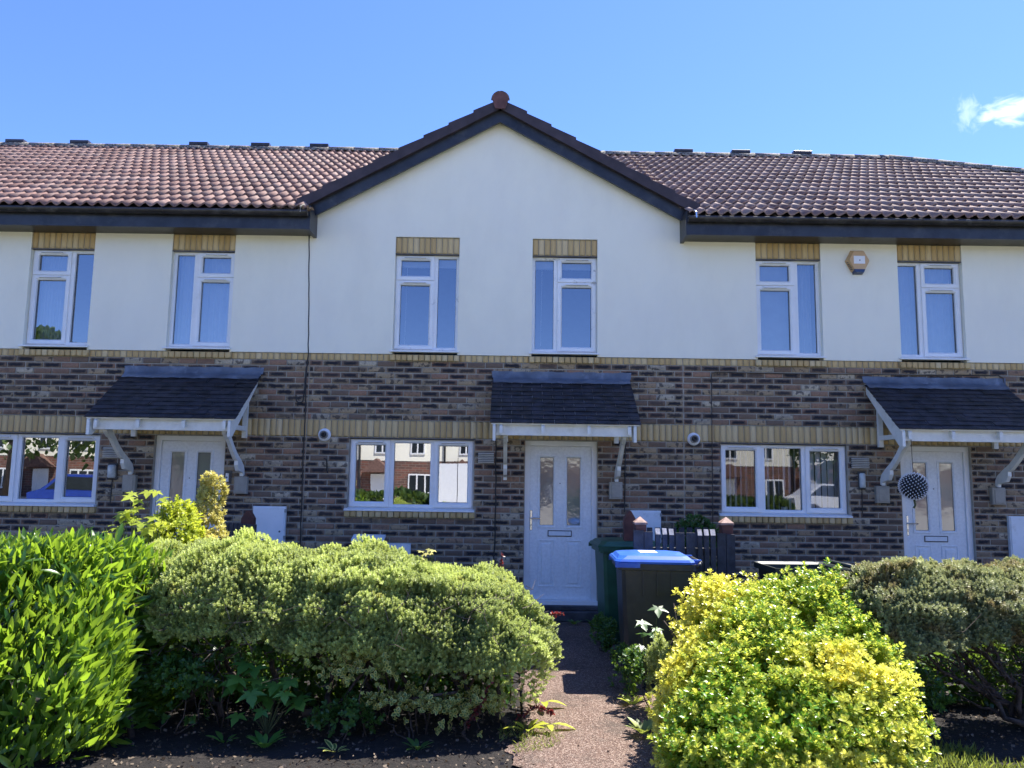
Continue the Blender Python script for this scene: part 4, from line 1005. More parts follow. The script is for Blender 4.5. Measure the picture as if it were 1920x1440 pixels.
def leaves_obj(name, T, R, P, S, tone, mat, parent, part, nobj=298, stuffname='foliage'):
    """nearest nobj leaves become objects, the rest one mesh"""
    pr = P-CP; depth = pr@_f; px = 960+F*(pr@_r)/depth; py = 720-F*(pr@_u)/depth
    key = depth+np.where((px < 5) | (px > 1915) | (py > 1435) | (py < 0) | (depth < .3), 100, 0)
    idx = np.argsort(key)[:nobj]; rest = np.ones(len(P), bool); rest[idx] = False
    stuff(stuffname, replicate(T, R[rest], P[rest], S[rest], tone[rest]), mat, parent)
    vars_ = [rawmesh(part, T[0], T[1], mat, {'tone': np.full(len(T[0]), tv), 'rim': T[2]}) for tv in np.linspace(0, 1, 7)]
    for i in idx: place(part, vars_[int(min(6, max(0, round(tone[i]*6))))], parent, mat4(R[i], P[i], S[i]))
def branches(parent, starts, ends, r0, seed=0, name='branch', wig=.06, mat='bark', forks=2):
    for a, b in zip(starts, ends):
        a = np.array(a, float); b = np.array(b, float); n = 8; pts = []
        off = RS.normal(size=3)*wig
        for i in range(n+1):
            t = i/n; q = a+(b-a)*t+off*math.sin(math.pi*t)+RS.normal(size=3)*wig*.18*(0 < t); pts.append(q)
        rr = [r0*(1-.7*i/n) for i in range(n+1)]; m = MB(); m.tube(pts, rr, 6)
        for _ in range(forks):
            k = RS.randint(2, n-1); d = (b-a)*.45+RS.normal(size=3)*.16; d[2] = abs(d[2])*.8
            q = [pts[k]+d*t+RS.normal(size=3)*.012*(t > 0) for t in (0, .25, .5, .75, 1)]; m.tube(q, [rr[k]*.6*(1-.16*i) for i in range(5)], 5)
        obj(name, m, mat, parent, True)
def twigs(parent, n, lo, hi, up=1., r=.0035, name='twigs', length=.22, mat='bark'):
    lo = np.array(lo); hi = np.array(hi); m = MB()
    for _ in range(n):
        p = lo+(hi-lo)*RS.rand(3); d = RS.normal(size=3); d[2] = abs(d[2])*up; d = d/np.linalg.norm(d)*length*RS.uniform(.5, 1.3)
        bnd = RS.normal(size=3)*.03; m.tube([p, p+d*.35+bnd, p+d*.7+bnd*.5, p+d], [r, r*.85, r*.6, r*.3], 3, cap=False)
    o = obj(name, m, mat, parent); o['kind'] = 'stuff'; return o

# --- laurel hedge, left foreground
def laurel():
    t = thing('laurel_hedge', (-3.2, -4.2, 0), 'large bright green laurel hedge with long pointed leaves at lower left', 'hedge')
    T = leaf_t(.125, .35, .25)
    c, r = (-3.30, -4.20, .0), (1.0, .68, 1.12)
    kp = lambda P, Nn: (P[:, 0] < 9) & (facing(P, Nn, -.35))
    P, Nn = shell(10500, c, r, 3.4, .13, 3.2, .26, .03, 1, kp)
    sp = (RS.rand(len(P)) < .16) & (P[:, 2] > .7); P[sp] += np.array([.0, 0, 1.])*RS.uniform(.01, .10, (sp.sum(), 1))
    P[:, 0] += .13*(P[:, 2]-1.0)*(P[:, 0] > -2.9); P[:, 1] -= .30*np.clip(1-P[:, 2]/1.2, 0, 1)*(Nn[:, 1] < 0)
    D = Nn*.6+np.array([.2, 0, .72])+RS.normal(size=P.shape)*.34
    v = Nn+RS.normal(size=P.shape)*.45; R = rot_face(D, v)
    S = RS.uniform(.07, .145, len(P)); tone = np.clip(.38+.3*sn(P, 4, 2)+RS.normal(size=len(P))*.28, 0, 1)
    leaves_obj('foliage', T, R, P, S, tone, 'laurel', t, 'leaf')
    P, Nn = shell(3500, c, (.85, .5, 1.15), 4.2, .05, 3, .25, .0, 4); R = rot_from(Nn+RS.normal(size=P.shape)*.6)
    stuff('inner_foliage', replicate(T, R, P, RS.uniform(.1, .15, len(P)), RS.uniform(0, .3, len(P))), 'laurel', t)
    branches(t, [(-3.9+.3*i, -4.2+RS.uniform(-.2, .2), -.02) for i in range(6)], [(-4.1+.27*i, -4.15+RS.uniform(-.2, .2), .85) for i in range(6)], .022)
laurel()
HSP = cluster_t((np.array([(0, 0, 0), (-.30, .5, .03), (0, 1, -.05), (.30, .5, .03)], float), np.array([(0, 1, 2, 3)]), np.array([0, .5, 1, .5])), 18, .030, 1.25, .0165, tipup=.75)
def hebe(name, label, cs, mat, nn, low, br):
    """dense small-leaved shrub built of several lumps"""
    t = thing(name, (cs[0][0][0], cs[0][0][1], 0), label, 'shrub')
    PP = []; NN = []
    for (c, r, w, sd) in cs:
        P, Nn = shell(int(nn*w), c, r, 2.4, .042, 5.0, .06, .02, sd, lambda P, Nn: facing(P, Nn, -.3)); bb = sn(P, 17, sd+1)+.6*sn(P, 31, sd); P = P+Nn*(.026*bb)[:, None]
        ok = np.ones(len(P), bool)
        for (c2, r2, w2, s2) in cs:
            if c2 is c: continue
            q = np.sum(np.abs((P-np.array(c2))/(np.array(r2)*.90))**2.3, 1); ok &= ~((q < 1))
        P, Nn = P[ok], Nn[ok]; lo = low(P); ok = P[:, 2] > lo+.05*sn(P, 9, 5); PP.append(P[ok]); NN.append(Nn[ok])
    P = np.concatenate(PP); Nn = np.concatenate(NN)
    D = Nn*.9+np.array([0, 0, .55])+RS.normal(size=P.shape)*.4; R = rot_from(D)
    S = RS.uniform(.8, 1.35, len(P)); tone = np.clip(.55+.22*sn(P, 17, 1)+.18*sn(P, 5, 3)+RS.normal(size=len(P))*.2, 0, 1)
    stuff('foliage', replicate(HSP, R, P, S, tone), mat, t)
    # sparser inner layer keeps the shrub opaque near the top
    k = RS.rand(len(P)) < .16; P2 = P[k]-Nn[k]*RS.uniform(.08, .2, (k.sum(), 1)); ok = P2[:, 2] > low(P2)+.1; P2 = P2[ok]
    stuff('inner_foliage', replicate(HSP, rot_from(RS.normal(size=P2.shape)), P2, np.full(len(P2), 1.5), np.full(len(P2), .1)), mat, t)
    br(t); return t
def br_mid(t):
    st = []; en = []
    for i in range(12):
        x = -2.55+.235*i; st.append((x+RS.uniform(-.12, .12), -3.7+RS.uniform(-.25, .15), -.02)); en.append((min(-.25, x+RS.uniform(-.3, .3)), -4.0+RS.uniform(-.2, .5), .66+RS.uniform(-.1, .1)))
    branches(t, st, en, .026, forks=3, wig=.10)
    twigs(t, 1600, (-2.7, -4.35, .3), (.15, -3.1, .85), .6, .003, length=.2)
    # fallen low bough
    branches(t, [(-1.35, -4.15, .10)], [(-.35, -4.25, .28)], .03, name='low_branch', forks=2)
lm = lambda P: np.interp(P[:, 0], [-2.8, -2.1, -1.75, -1.6, -1.3, -.9, -.7, -.35, -.15, .4], [.72, .64, .56, .60, .34, .30, .44, .36, .18, .14])-(P[:, 1] > -3.6)*.2
hebe('hebe_hedge', 'long domed grey green shrub with tiny leaves left of the path', [((-1.95, -3.72, .60), (.85, .60, .56), .9, 1), ((-1.1, -3.70, .52), (.80, .62, .58), .9, 2), ((-.42, -3.72, .42), (.68, .62, .56), .9, 3), ((-.1, -3.75, .42), (.42, .52, .36), .4, 6), ((-2.5, -3.6, .62), (.5, .5, .5), .4, 4)], 'hebe', 13500, lm, br_mid)
def br_r(t):
    c = (3.62, -4.0, .0)
    st = []; en = []
    for i in range(16):
        a = RS.uniform(-1.3, 1.1); st.append((c[0]+RS.uniform(-.12, .35), c[1]+RS.uniform(-.1, .25), .02)); en.append((c[0]+math.sin(a)*RS.uniform(.5, 1.), c[1]+RS.uniform(-.25, .3), .30+.5*math.cos(a)*RS.uniform(.6, 1)))
    branches(t, st, en, .024, forks=4, wig=.10)
    twigs(t, 700, (2.5, -4.2, .2), (4.2, -3.3, .75), .4, .003, length=.2)
lr = lambda P: np.interp(P[:, 0], [2.2, 2.45, 2.7, 3.0, 3.3, 4.5], [.30, .34, .50, .62, .62, .5])
hebe('hebe_shrub', 'grey green and brownish shrub with bare twisted branches at right', [((2.83, -3.75, .56), (.48, .50, .52), .8, 2), ((3.35, -3.7, .62), (.55, .50, .46), .8, 5), ((3.95, -3.6, .55), (.60, .5, .50), .8, 7), ((2.62, -3.8, .42), (.3, .4, .34), .4, 8)], 'hebe_brown', 9500, lr, br_r)
# --- yellow-green euonymus hedge, right foreground
def euonymus():
    t = thing('euonymus_hedge', (1.65, -4.3, 0), 'yellow green euonymus hedge with glossy leaves right of the path', 'hedge')
    base = leaf_t(.30, .3, .18, ((0, .05), (.35, .9), (.7, .95), (1, .05)))
    T = cluster_t(base, 7, .024, .95, .031)
    kp = lambda P, Nn: facing(P, Nn, -.3)
    c, r = (1.69, -4.33, .02), (.73, .84, .98)
    kp = lambda P, Nn: P[:, 2] > .0
    P, Nn = shell(15500, c, r, 5.0, .06, 5.0, .14, .0, 3, kp)
    gap = sn(P, 15, 4) < .62; P = P[gap]; Nn = Nn[gap]
    lean = np.interp(P[:, 1], [-5.2, -3.75], [0, 1.]); P[:, 2] *= .34+.66*lean; P[:, 0] += .34*lean-.09+.02*sn(P, 6, 2)
    Nn = Nn+np.array([0, -.45, 0])*(Nn[:, 2:3] > .5); Nn /= np.linalg.norm(Nn, axis=1, keepdims=True)
    sp = RS.rand(len(P)) < .25; P[sp] += Nn[sp]*RS.uniform(.02, .09, (sp.sum(), 1)); ok = facing(P, Nn, -.4); P = P[ok]; Nn = Nn[ok]
    D = Nn*.7+np.array([0, 0, .8])+RS.normal(size=P.shape)*.35; R = rot_from(D); S = RS.uniform(.75, 1.3, len(P))
    reg = np.clip(.48+.95*sn(P, 3.8, 7)-.85*(P[:, 0]-1.5)-.75*(P[:, 2]-.50), 0, 1)
    tone = np.clip(.08+.72*reg+RS.normal(size=len(P))*.22, 0, 1)
    leaves_obj('foliage', T, R, P, S, tone, 'euonymus', t, 'leaf_cluster')
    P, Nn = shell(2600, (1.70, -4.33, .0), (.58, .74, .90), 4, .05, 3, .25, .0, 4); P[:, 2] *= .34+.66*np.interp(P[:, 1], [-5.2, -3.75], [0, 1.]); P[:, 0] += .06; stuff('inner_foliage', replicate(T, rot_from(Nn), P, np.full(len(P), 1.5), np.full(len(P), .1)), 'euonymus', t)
    branches(t, [(1.2+.25*i, -4.0, -.02) for i in range(4)], [(1.1+.3*i, -3.95, .7) for i in range(4)], .015)
euonymus()

def bush(name, label, cat, T, n, c, r, mat, amp=.05, freq=6, S=(.8, 1.2), up=.6, tone=(.2, .9), stemr=.01, p=2., depth=.12, nst=4, stemto=.6):
    t = thing(name, (c[0], c[1], 0), label, cat)
    P, Nn = shell(n, c, r, p, amp, freq, depth, .0, RS.randint(9), None)
    R = rot_from(Nn*.7+np.array([0, 0, up])+RS.normal(size=P.shape)*.35)
    stuff('foliage', replicate(T, R, P, RS.uniform(S[0], S[1], len(P)), RS.uniform(tone[0], tone[1], len(P))), mat, t)
    branches(t, [(c[0]+RS.uniform(-.04, .04), c[1]+RS.uniform(-.04, .04), -.02) for _ in range(nst)], [(c[0]+RS.uniform(-1, 1)*r[0]*.5, c[1]+RS.uniform(-1, 1)*r[1]*.5, c[2]+r[2]*stemto*.5) for _ in range(nst)], stemr, forks=1, name='stem')
    return t
EU = cluster_t(leaf_t(.30, .3, .18, ((0, .05), (.35, .9), (.7, .95), (1, .05))), 6, .03, 1.0, .04)
VAR = cluster_t(leaf_t(.32, .2, .15, ((0, .05), (.3, .85), (.65, 1.), (1, .05))), 5, .02, 1.3, .042)
# golden column
x, z = at_wall(396, 900, -2.75)
bush('golden_shrub', 'narrow upright golden shrub in front of the left front door', 'shrub', EU, 900, (x, -2.75, 1.02), (.135, .13, .62), 'gold', .04, 14, (.5, .9), .9, (.1, 1), .012, 2.2, .05)
x2, _ = at_wall(330, 960, -3.1)
bush('yellow_green_shrub', 'loose yellow green shrub between laurel hedge and golden shrub', 'shrub', EU, 800, (x2, -3.1, 1.05), (.24, .2, .36), 'maple_y', .07, 9, (.7, 1.1), .8, (0, .8), .01)
bush('pale_shrub', 'pale yellow variegated shrub tips at the base of the golden shrub', 'shrub', VAR, 260, (x+.0, -2.95, .98), (.24, .14, .24), 'gold', .05, 9, (.7, 1), .8, (.2, 1), .008)
xd, _ = at_wall(1306, 975, -.75)
bush('dark_shrub', 'dark green shrub against the wall behind the picket fence', 'shrub', EU, 900, (xd, -.75, .85), (.33, .26, .42), 'plain', .07, 8, (.7, 1.1), .4, (0, .7), .01)
# clumps under the hedges
for i, (c, r, n, mt, T, lab) in enumerate([
    ((-.95, -4.22, .38), (.26, .16, .26), 150, 'variegated', VAR, 'variegated cream edged euonymus under the middle of the hedge'),
    ((-.62, -4.30, .18), (.34, .14, .14), 150, 'variegated', VAR, 'low variegated cream edged euonymus at the foot of the hedge'),
    ((-.25, -4.28, .16), (.22, .13, .14), 90, 'variegated', VAR, 'variegated euonymus near the path end of the hedge'),
    ((-.55, -4.20, .42), (.28, .12, .14), 110, 'plain', EU, 'plain green round leaved bush beneath the grey green hedge'),
    ((-1.9, -4.10, .45), (.34, .16, .30), 240, 'plain', EU, 'dark green ivy among the bare branches left under the hedge'),
    ((-1.05, -4.32, .10), (.24, .10, .14), 110, 'plain', EU, 'low dark green plant beside the maple seedling'),
    ((-2.15, -4.25, .25), (.22, .2, .28), 220, 'plain', EU, 'dark leafy growth at the right foot of the laurel'),
    ((.98, -3.15, .14), (.14, .3, .22), 260, 'plain', EU, 'dark green low growth on the right edge of the path'),
    ((.93, -1.75, .12), (.12, .4, .2), 220, 'plain', EU, 'shaded weeds beside the green bin at the path edge'),
    ((2.65, -4.1, .2), (.3, .25, .26), 260, 'plain', EU, 'dark leafy growth below the right shrub'),
    ((1.10, -3.72, .22), (.12, .25, .34), 800, 'hebe', HSP, 'small grey green shrub between the bin and the yellow green hedge')]):
    bush('ground_plant' if T is not HSP else 'hebe_shrub', lab, 'plant' if T is not HSP else 'shrub', T, n, c, r, mt, .05, 9, (.8, 1.2), .5, (.1, .9), .006, 2., .1, 3)
def ivy(label, n, x0, x1, y0, y1, h):  # added dark leaf mass, hides sunlit soil so the space under shrubs looks dark
    t = thing('ivy', ((x0+x1)/2, (y0+y1)/2, 0), label, 'ivy'); P = np.stack([RS.uniform(x0, x1, n), RS.uniform(y0, y1, n), h*RS.rand(n)**1.1], -1)
    P = P[P[:, 2] < h*(.8+.25*sn(P, 5, 1))]
    T = (np.array([(0, 0, 0), (-.38, .45, .06), (0, 1, 0), (.38, .45, .06)], float), np.array([(0, 1, 2, 3)]), np.zeros(4))
    stuff('foliage', replicate(T, rot_from(RS.normal(size=P.shape)+np.array([0, -.3, .2])), P, RS.uniform(.04, .08, len(P)), RS.uniform(0, .6, len(P))), 'plain', t)
    branches(t, [(x0+(x1-x0)*i/5, (y0+y1)/2, -.02) for i in range(6)], [(x0+(x1-x0)*i/5+.1, (y0+y1)/2, h*.8) for i in range(6)], .008, forks=1, name='stem')
ivy('dark ivy added to hide sunlit soil beneath the long grey green shrub', 9000, -2.75, .02, -3.62, -3.2, .72)
ivy('dark ivy added behind the twisted bare branches at the right', 5500, 2.3, 4.6, -3.45, -3.1, .66)
x, z = at_wall(548, 388, -.44); bush('moss_clump', 'dry moss and debris in the end of the left gutter', 'moss', HSP, 160, (x, -.42, z-.03), (.26, .04, .05), 'litter', .01, 20, (.5, .9), .5, (.3, 1), .002, 2., .02, 0)
# maple seedlings with lobed leaves (each leaf an object)
def maple_t():
    lob = [(-160, .25), (-132, .62), (-112, .36), (-92, .55), (-72, .98), (-60, .66), (-45, .40), (-30, .62), (-14, .74), (0, 1.12)]
    pts = [(math.sin(rad(a))*r_, math.cos(rad(a))*r_) for a, r_ in lob]; pts = pts+[(-x, y) for x, y in pts[:-1][::-1]]
    V = [(0, 0, 0)]+[(x, y, -.16*(x*x+y*y)+.03*(i % 2)) for i, (x, y) in enumerate(pts)]; n = len(pts)
    f = [(0, i+1, i+2) for i in range(n-1)]
    return np.array(V, float), np.array(f), np.concatenate([[0], np.ones(n)])
MT = maple_t()
def maple(label, pts, mat, size, name='maple_seedling'):
    b = pts[0]; t = thing(name, (b[0], b[1], 0), label, 'seedling')
    vs_ = [rawmesh('leaf', MT[0], MT[1], mat, {'tone': np.full(len(MT[0]), tv), 'rim': MT[2]}) for tv in (0., .35, .7, 1)]
    base = np.array([np.mean([p[0] for p in pts]), np.mean([p[1] for p in pts])+.08, -.01])
    for (x, y, z, s) in pts:
        d = np.array([RS.uniform(-.5, .5), -.75, -.25+RS.uniform(-.25, .25)]); fc = np.array([RS.uniform(-.3, .3), -.5, 1.])
        R = rot_face(d[None], fc[None])[0]; place('leaf', random.choice(vs_), t, mat4(R, (x, y, z), s*size))
        m = MB(); p = np.array([x, y, z]); m.tube([base, (base+p)/2+np.array([0, .02, .04]), p], [.004, .003, .002], 4); obj('stem', m, 'stem', t)
def spread(n, c, r): return [(c[0]+RS.uniform(-r[0], r[0]), c[1]+RS.uniform(-r[1], r[1]), c[2]+RS.uniform(-r[2], r[2]), RS.uniform(.7, 1.2)) for _ in range(n)]
maple('green maple seedling with broad lobed leaves under the hedge', spread(22, (-1.52, -4.36, .30), (.27, .10, .16)), 'maple', .10)
xm, zm = at_wall(262, 945, -3.5)
maple('bright yellow green maple seedling tip above the laurel hedge', spread(24, (xm+.03, -3.5, zm-.05), (.14, .08, .15)), 'maple_y', .08)
xm, zm = at_wall(215, 985, -3.5)
maple('pale maple sprig rising left of the yellow maple tip', spread(6, (xm, -3.5, zm-.02), (.09, .06, .04)), 'maple_y', .05)
maple('grey green lobed leaves beside the blue-lidded bin', spread(9, (1.06, -3.45, .55), (.10, .08, .18)), 'plain', .075, 'leafy_weed')
maple('bright yellow tip poking out of the top of the grey green hedge', spread(9, (-.62, -3.6, 1.10), (.05, .05, .03)), 'gold', .032, 'yellow_sprig')
# rosette weeds
DL = leaf_t(.17, .2, .35)
def weed(label, c, n, s, mat, up=.6, spreadr=.02):
    t = thing('weed', (c[0], c[1], 0), label, 'weed')
    vs_ = [rawmesh('leaf', DL[0], DL[1], mat, {'tone': np.full(len(DL[0]), tv), 'rim': DL[2]}) for tv in (.1, .5, .9)]
    for i in range(n):
        a = i*2.4; d = np.array([math.cos(a), math.sin(a), up+RS.uniform(-.2, .3)]); R = rot_face(d[None], np.array([[0, 0, 1.]]))[0]
        place('leaf', random.choice(vs_), t, mat4(R, (c[0]+math.cos(a)*spreadr, c[1]+math.sin(a)*spreadr, c[2]), s*RS.uniform(.7, 1.15)))
weed('broad leaved weed on the dark soil under the maple seedling', (-1.50, -4.50, .0), 11, .13, 'maple', 1.1)
weed('small weed on the soil left of the maple seedling', (-1.78, -4.42, 0), 6, .09, 'maple', .8)
weed('sparse weed on the soil at the front of the bed', (-1.05, -4.56, 0), 8, .09, 'variegated', .7)
weed('low weed beneath the variegated plants', (-.55, -4.5, 0), 8, .1, 'plain', .9)
weed('bright green dock leaf beside the path', (.13, -4.16, .02), 6, .14, 'maple_y', .5)
weed('pale long leaf lying over the path edge', (.28, -4.10, .04), 3, .17, 'maple_y', .15)
weed('pale leaf at the right foot of the grey green hedge', (.26, -3.62, .05), 3, .14, 'maple_y', .2)
weed('small pale weed on the right edge of the path', (.93, -3.55, .02), 10, .10, 'maple_y', .9)
weed('tuft of weeds at the lower right edge of the path', (.90, -4.2, .02), 14, .12, 'grass', 1.2)
weed('wispy weeds at the foot of the door step', (.75, -.45, .01), 10, .09, 'plain', 1.)
weed('wispy tuft against the step beside the green bin', (1.0, -.55, .01), 12, .12, 'plain', 1.2)
# berberis sprigs
def berb(label, pts, n):
    t = thing('berberis_sprig', (pts[0][0], pts[0][1], 0), label, 'plant'); m = MB(); m.tube(pts, .004, 5); obj('stem', m, 'bark', t)
    P = []; 
    for i in range(n): k = RS.uniform(.15, 1)*(len(pts)-1); a = int(k) if k < len(pts)-1 else len(pts)-2; P.append(np.array(pts[a])+(np.array(pts[a+1])-np.array(pts[a]))*(k-a))
    P = np.array(P); R = rot_from(RS.normal(size=P.shape)+np.array([0, 0, .5])); stuff('foliage', replicate(leaf_t(.28), R, P, RS.uniform(.015, .032, n), RS.rand(n)), 'berberis', t)
xq, zq = at_wall(939, 1040, -3.3); berb('dark red upright berberis sprig above the hedge beside the door', [(xq, -3.3, .55), (xq+.0, -3.3, zq-.18), (xq+.01, -3.3, zq)], 110)
xq, zq = at_wall(965, 1092, -3.35); berb('dark red berberis shoot on the hedge top near the door', [(xq-.12, -3.3, .5), (xq-.03, -3.35, zq-.02), (xq+.05, -3.35, zq-.03)], 130)
berb('dark red berberis shoot leaning over the path', [(.2, -3.3, .4), (.33, -3.35, .62), (.42, -3.4, .64)], 70)
berb('dark red berberis low at the path edge', [(.0, -4.0, .0), (.2, -4.0, .12), (.32, -4.0, .08)], 130)
berb('dark red berberis in the shade beneath the hedge', [(-.3, -4.25, .0), (-.18, -4.3, .2), (-.1, -4.3, .38)], 120)
# grass & litter stuff
def blades(name, n, x0, x1, y0, y1, h, mat, lean=.35, z=-.01, dens=None):
    P = np.stack([RS.uniform(x0, x1, n), RS.uniform(y0, y1, n), np.full(n, z)], -1)
    if dens is not None: P = P[dens(P)]
    n = len(P); D = RS.normal(size=(n, 3))*lean; D[:, 2] = 1
    T = (np.array([(-.04, 0, 0), (.04, 0, 0), (.03, .6, .0), (0, 1, .12), (-.03, .6, 0)], float), np.array([(0, 1, 2, 3, 4)]), np.zeros(5))
    o = stuff(name, replicate(T, rot_from(D), P, RS.uniform(h*.5, h*1.2, n), RS.rand(n)), mat, None); return o
g = blades('grass', 6500, 2.1, 4.6, -4.95, -4.20, .07, 'grass', .5, -.01, lambda P: (P[:, 1] < -4.42+.12*np.sin(P[:, 0]*5)) & (sn(P, 6) > -.5)); g['label'] = 'thin grass and weeds on the soil at the lower right'; g['category'] = 'grass'
g = blades('grass', 900, -.05, .35, -4.75, -4.0, .045, 'grass', .8, .0, lambda P: sn(P, 9) > .1); g['label'] = 'sparse grass blades along the left edge of the path'; g['category'] = 'grass'
def litter():
    n = 5200; P = np.stack([RS.uniform(-2.6, 4.4, n), RS.uniform(-4.88, -3.0, n), RS.uniform(-.005, .012, n)], -1); P = P[(P[:, 0] < .1) | (P[:, 0] > 1.05) | (RS.rand(n) < .12)]
    T = (np.array([(-.25, 0, 0), (.3, .1, .05), (.22, 1, .1), (-.3, .8, .15)], float), np.array([(0, 1, 2, 3)]), np.zeros(4)); n = len(P)
    D = RS.normal(size=(n, 3)); D[:, 2] *= .25; o = stuff('leaf_litter', replicate(T, rot_from(D), P, RS.uniform(.006, .028, n)*1., RS.rand(n)), M['litter'], None)
    o['label'] = 'dry leaf litter and bark bits on the soil'; o['category'] = 'leaf litter'
litter()

# ------------------------------------------------------------------ hanging flower ball
x, z = at_wall(1713, 912, -.78)
t = thing('hanging_ball', (x, -.78, z-.17), 'black and white studded topiary ball hanging from the right canopy', 'hanging ball')
m = MB(); m.tube([(x-.005, -.78, 2.16), (x, -.78, z+.15)], .004, 5); obj('cord', m, 'cable', t)
m = MB(); n = 12; m.lathe([(.142*math.sin(math.pi*i/n)+.001, -.142*math.cos(math.pi*i/n)) for i in range(n+1)], 18, x, -.78, z); obj('core', m, 'rubber', t, True)
st = MB(); mB = MB(); k = 260
for i in range(k):
    zz = 1-2*(i+.5)/k; a = i*2.39996; rr = math.sqrt(1-zz*zz); d = Vector((rr*math.cos(a), rr*math.sin(a), zz)); c0 = Vector((x, -.78, z)); q = d.to_track_quat('Z', 'Y').to_matrix()
    prof = [(.002, .13), (.003, .145), (.0068, .150), (.0062, .158), (.002, .162)]
    v = [];
    for (r_, hh) in prof:
        for j in range(5): v.append(c0+q @ Vector((r_*math.cos(j*1.2566), r_*math.sin(j*1.2566), hh)))
    mB.add(v, [(p*5+j, p*5+(j+1) % 5, (p+1)*5+(j+1) % 5, (p+1)*5+j) for p in range(4) for j in range(5)])
o = obj('studs', mB, 'alarm_white', t, True)
m = MB(); m.tube([(x, -.78, z-.15), (x+.01, -.78, z-.21), (x-.01, -.78, z-.24)], .012, 6); obj('tassel', m, 'stem', t)
# potted plant on right window sill
x, z = at_wall(1470, 945, .2); t = thing('potted_plant', (x, .2, 1.28), 'spiky potted plant on the sill behind the blinds of the right window', 'potted plant')
m = MB(); m.lathe([(.03, 1.275), (.042, 1.35), (.036, 1.35), (.03, 1.33)], 14, x, .19, 0); obj('pot', m, 'upvc', t, True)
for i in range(12):
    a = i*2.4; m = MB(); s = .8+.3*(i % 3); dx, dy = math.cos(a)*.06*s, math.sin(a)*.03
    m.tube([(x, .19, 1.34), (x+dx*.6, .19+dy, 1.42), (x+dx*1.4, .19+dy*1.3, 1.36+.17*s)], [.007, .008, .001], 5); obj('leaf', m, 'stem', t, True)

# ------------------------------------------------------------------ what the windows mirror: the other side of the street
def far_brick():
    m, nt, b = newmat('red_brick_far'); g = nt.nodes.new('ShaderNodeNewGeometry'); mp = N(nt, 'Mapping'); mp.inputs['Rotation'].default_value = (rad(90), 0, 0); L(nt, g.outputs['Position'], mp.inputs['Vector'])
    t = nt.nodes.new('ShaderNodeTexBrick'); L(nt, mp.outputs[0], t.inputs['Vector']); t.inputs['Scale'].default_value = 1; t.inputs['Brick Width'].default_value = .45; t.inputs['Row Height'].default_value = .15; t.inputs['Mortar Size'].default_value = .016
    t.inputs['Color1'].default_value = (.20, .075, .05, 1); t.inputs['Color2'].default_value = (.09, .045, .035, 1); t.inputs['Mortar'].default_value = (.2, .17, .14, 1)
    L(nt, t.outputs['Color'], b.inputs['Base Color']); b.inputs['Roughness'].default_value = .9; return m
M['opp_brick'] = far_brick()
M['opp_roof'] = simple('far_roof', (.16, .09, .07), .9, .25, 12)
M['van'] = simple('white_van_paint', (.78, .79, .80), .25, .02)
M['blue_paint'] = simple('blue_car_paint', (.02, .05, .28), .2, .05)
M['tail'] = simple('tail_light', (.6, .02, .02), .3)
M['opp_glass'] = simple('far_window_glass', (.02, .025, .03), .1)
def opp_house(x0, i):
    Y = -38; w = 5.2; B0 = -.45; t = thing('opposite_house', (x0+w/2, Y, 0), 'red brick house with white rendered upper floor in the row across the street', 'house', 'houses across the street')
    m = MB(); m.box(x0, x0+w, Y-8, Y, -.1, 2.9+B0); obj('brick_wall', m, 'opp_brick', t)
    m = MB(); m.box(x0, x0+w, Y-8, Y+.02, 2.9+B0, 5.0+B0); obj('rendered_wall', m, 'render', t)
    m = MB(); m.prism([(Y+.4, 4.95+B0), (Y+.4, 5.05+B0), (Y-4, 7.4+B0), (Y-8.4, 5.05+B0), (Y-8.4, 4.95+B0)], 'x', x0, x0+w); obj('roof', m, 'opp_roof', t)
    for (a, b, c, d) in ((.5, 2.1, .9, 2.1), (.6, 1.5, 3.3, 4.6), (3.6, 4.5, 3.3, 4.6)):
        c += B0; d += B0; f = MB(); f.box(x0+a, x0+b, Y+.02, Y+.08, c, d); f = obj('window', f, 'upvc', t)
        n = 3 if b-a > 1.2 else 2; wv = (b-a-.08)/n
        for j in range(n): p = MB(); p.box(x0+a+.04+wv*j+.05, x0+a+.04+wv*(j+1)-.05, Y+.075, Y+.09, c+.1, d-.1); obj('pane', p, 'opp_glass', f)
    m = MB(); m.box(x0+3.4, x0+4.3, Y, Y+.08, .0, 2.1+B0); obj('door', m, 'door', t)
    m = MB(); m.prism([(x0+2.9, 2.2+B0), (x0+4.8, 2.2+B0), (x0+3.85, 3.0+B0)], 'y', Y, Y+1.0); obj('porch_roof', m, 'opp_roof', t)
    m = MB(); m.tube([(x0+2.7, Y+.1, 0), (x0+2.7, Y+.1, 4.5)], .06, 6); obj('downpipe', m, 'cable', t)
for i in range(14): opp_house(-38+i*5.2+(.7 if i > 6 else 0), i)
def van(x, y):
    t = thing('parked_van', (x, y, 0), 'white panel van parked across the street mirrored in the middle window', 'van')
    m = MB(); pts = [(x-1.0, .25), (x+1.0, .25), (x+1.0, 1.3), (x+.9, 1.95), (x+.75, 2.08), (x-.75, 2.08), (x-.9, 1.95), (x-1.0, 1.3)]; m.prism(pts, 'y', y-4.8, y); obj('body', m, 'van', t)
    for s in (-1, 1):
        m = MB(); m.box(x+s*.93-.06, x+s*.93+.06, y-.02, y+.02, .9, 1.35); obj('tail_light', m, 'tail', t)
        for yy in (-.9, -3.9): m = MB(); m.lathe([(.2, -.1), (.33, -.1), (.33, .1), (.2, .1)], 18, x+s*.95, y+yy, .33, 'x'); obj('wheel', m, 'rubber', t, True)
    m = MB(); m.box(x-.01, x+.01, y, y+.006, .45, 2.3); obj('door_seam', m, 'cable', t)
    m = MB(); m.box(x-.9, x+.9, y, y+.06, .35, .52); obj('bumper', m, 'rubber', t)
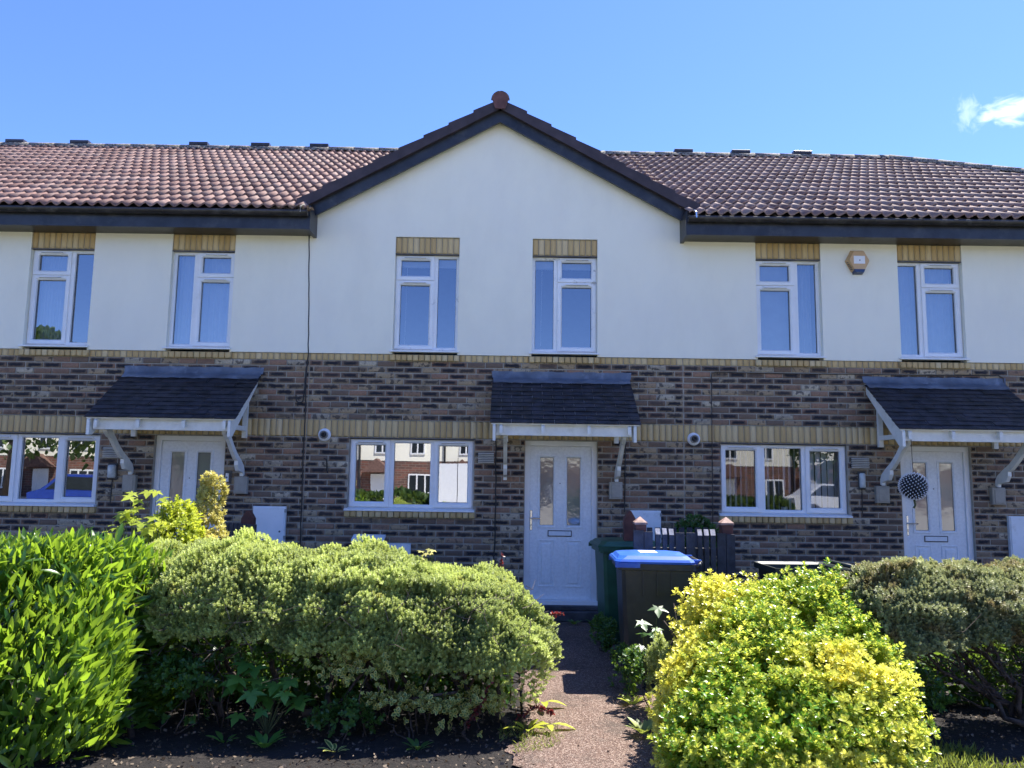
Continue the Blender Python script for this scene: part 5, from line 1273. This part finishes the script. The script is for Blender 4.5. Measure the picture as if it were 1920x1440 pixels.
van(-2.0, -19.5)
def car(x, y, mat, lab):
    t = thing('parked_car', (x, y, 0), lab, 'car'); m = MB()
    m.prism([(x-2.1, .3), (x+2.1, .3), (x+2.15, .75), (x+1.3, .9), (x+.7, 1.45), (x-1.0, 1.5), (x-1.7, .98), (x-2.15, .85)], 'y', y-1.7, y); obj('body', m, mat, t)
    m = MB(); m.prism([(x+1.15, .92), (x+.65, 1.38), (x-.95, 1.42), (x-1.5, .98)], 'y', y, y+.01); obj('side_window', m, 'opp_glass', t)
    for s in (-1.35, 1.35): m = MB(); m.lathe([(.15, -.1), (.31, -.1), (.31, .1), (.15, .1)], 18, x+s, y, .31, 'y'); obj('wheel', m, 'rubber', t, True)
car(-14.5, -17, 'blue_paint', 'dark blue car parked across the street mirrored in the left window')
car(14.5, -24, 'van', 'pale car parked across the street mirrored in the right window')
def far_hedge(x0, x1, y, h, label):
    t = thing('far_hedge', ((x0+x1)/2, y, 0), label, 'hedge'); P, Nn = shell(5000, ((x0+x1)/2, y, .2), ((x1-x0)/2, .7, h-.2), 5, .1, 1.5, .2, -.05, 2)
    stuff('foliage', replicate(leaf_t(.3), rot_from(Nn+RS.normal(size=P.shape)*.5), P, RS.uniform(.15, .3, len(P)), RS.rand(len(P))), 'tree', t)
    m = MB(); m.box(x0+.3, x1-.3, y-.45, y+.45, -.05, h-.25); obj('inner_mass', m, 'turf', t)
far_hedge(-14, -3.4, -23.5, .80, 'clipped hedge across the street mirrored left of the van'); far_hedge(2.5, 12, -24, .8, 'clipped hedge across the street mirrored right of the van')
def far_tree(x, y, h, r, label):
    t = thing('broadleaf_tree', (x, y, 0), label, 'tree'); m = MB(); m.tube([(x, y, -.1), (x+.1, y, h*.3), (x-.1, y+.1, h*.6)], [.28, .2, .1], 8); obj('trunk', m, 'bark', t, True)
    P, Nn = shell(7000, (x, y, h*.62), (r, r, h*.38), 2., .5, 1.1, 1.1, 1., 3); stuff('crown', replicate(leaf_t(.35), rot_from(Nn+RS.normal(size=P.shape)*.6), P, RS.uniform(.2, .42, len(P)), RS.rand(len(P))), 'tree', t)
far_tree(-27, -32, 9.2, 3.4, 'round broadleaf tree across the street mirrored in the upper left window')
far_tree(-21, -30, 7.4, 2.8, 'smaller broadleaf tree across the street mirrored low in the upper left window')
far_tree(-13.5, -25, 5.8, 2.2, 'dark garden tree across the street mirrored in the lower left window')
far_tree(15.5, -27, 6.2, 2.4, 'garden tree across the street mirrored in the right window')
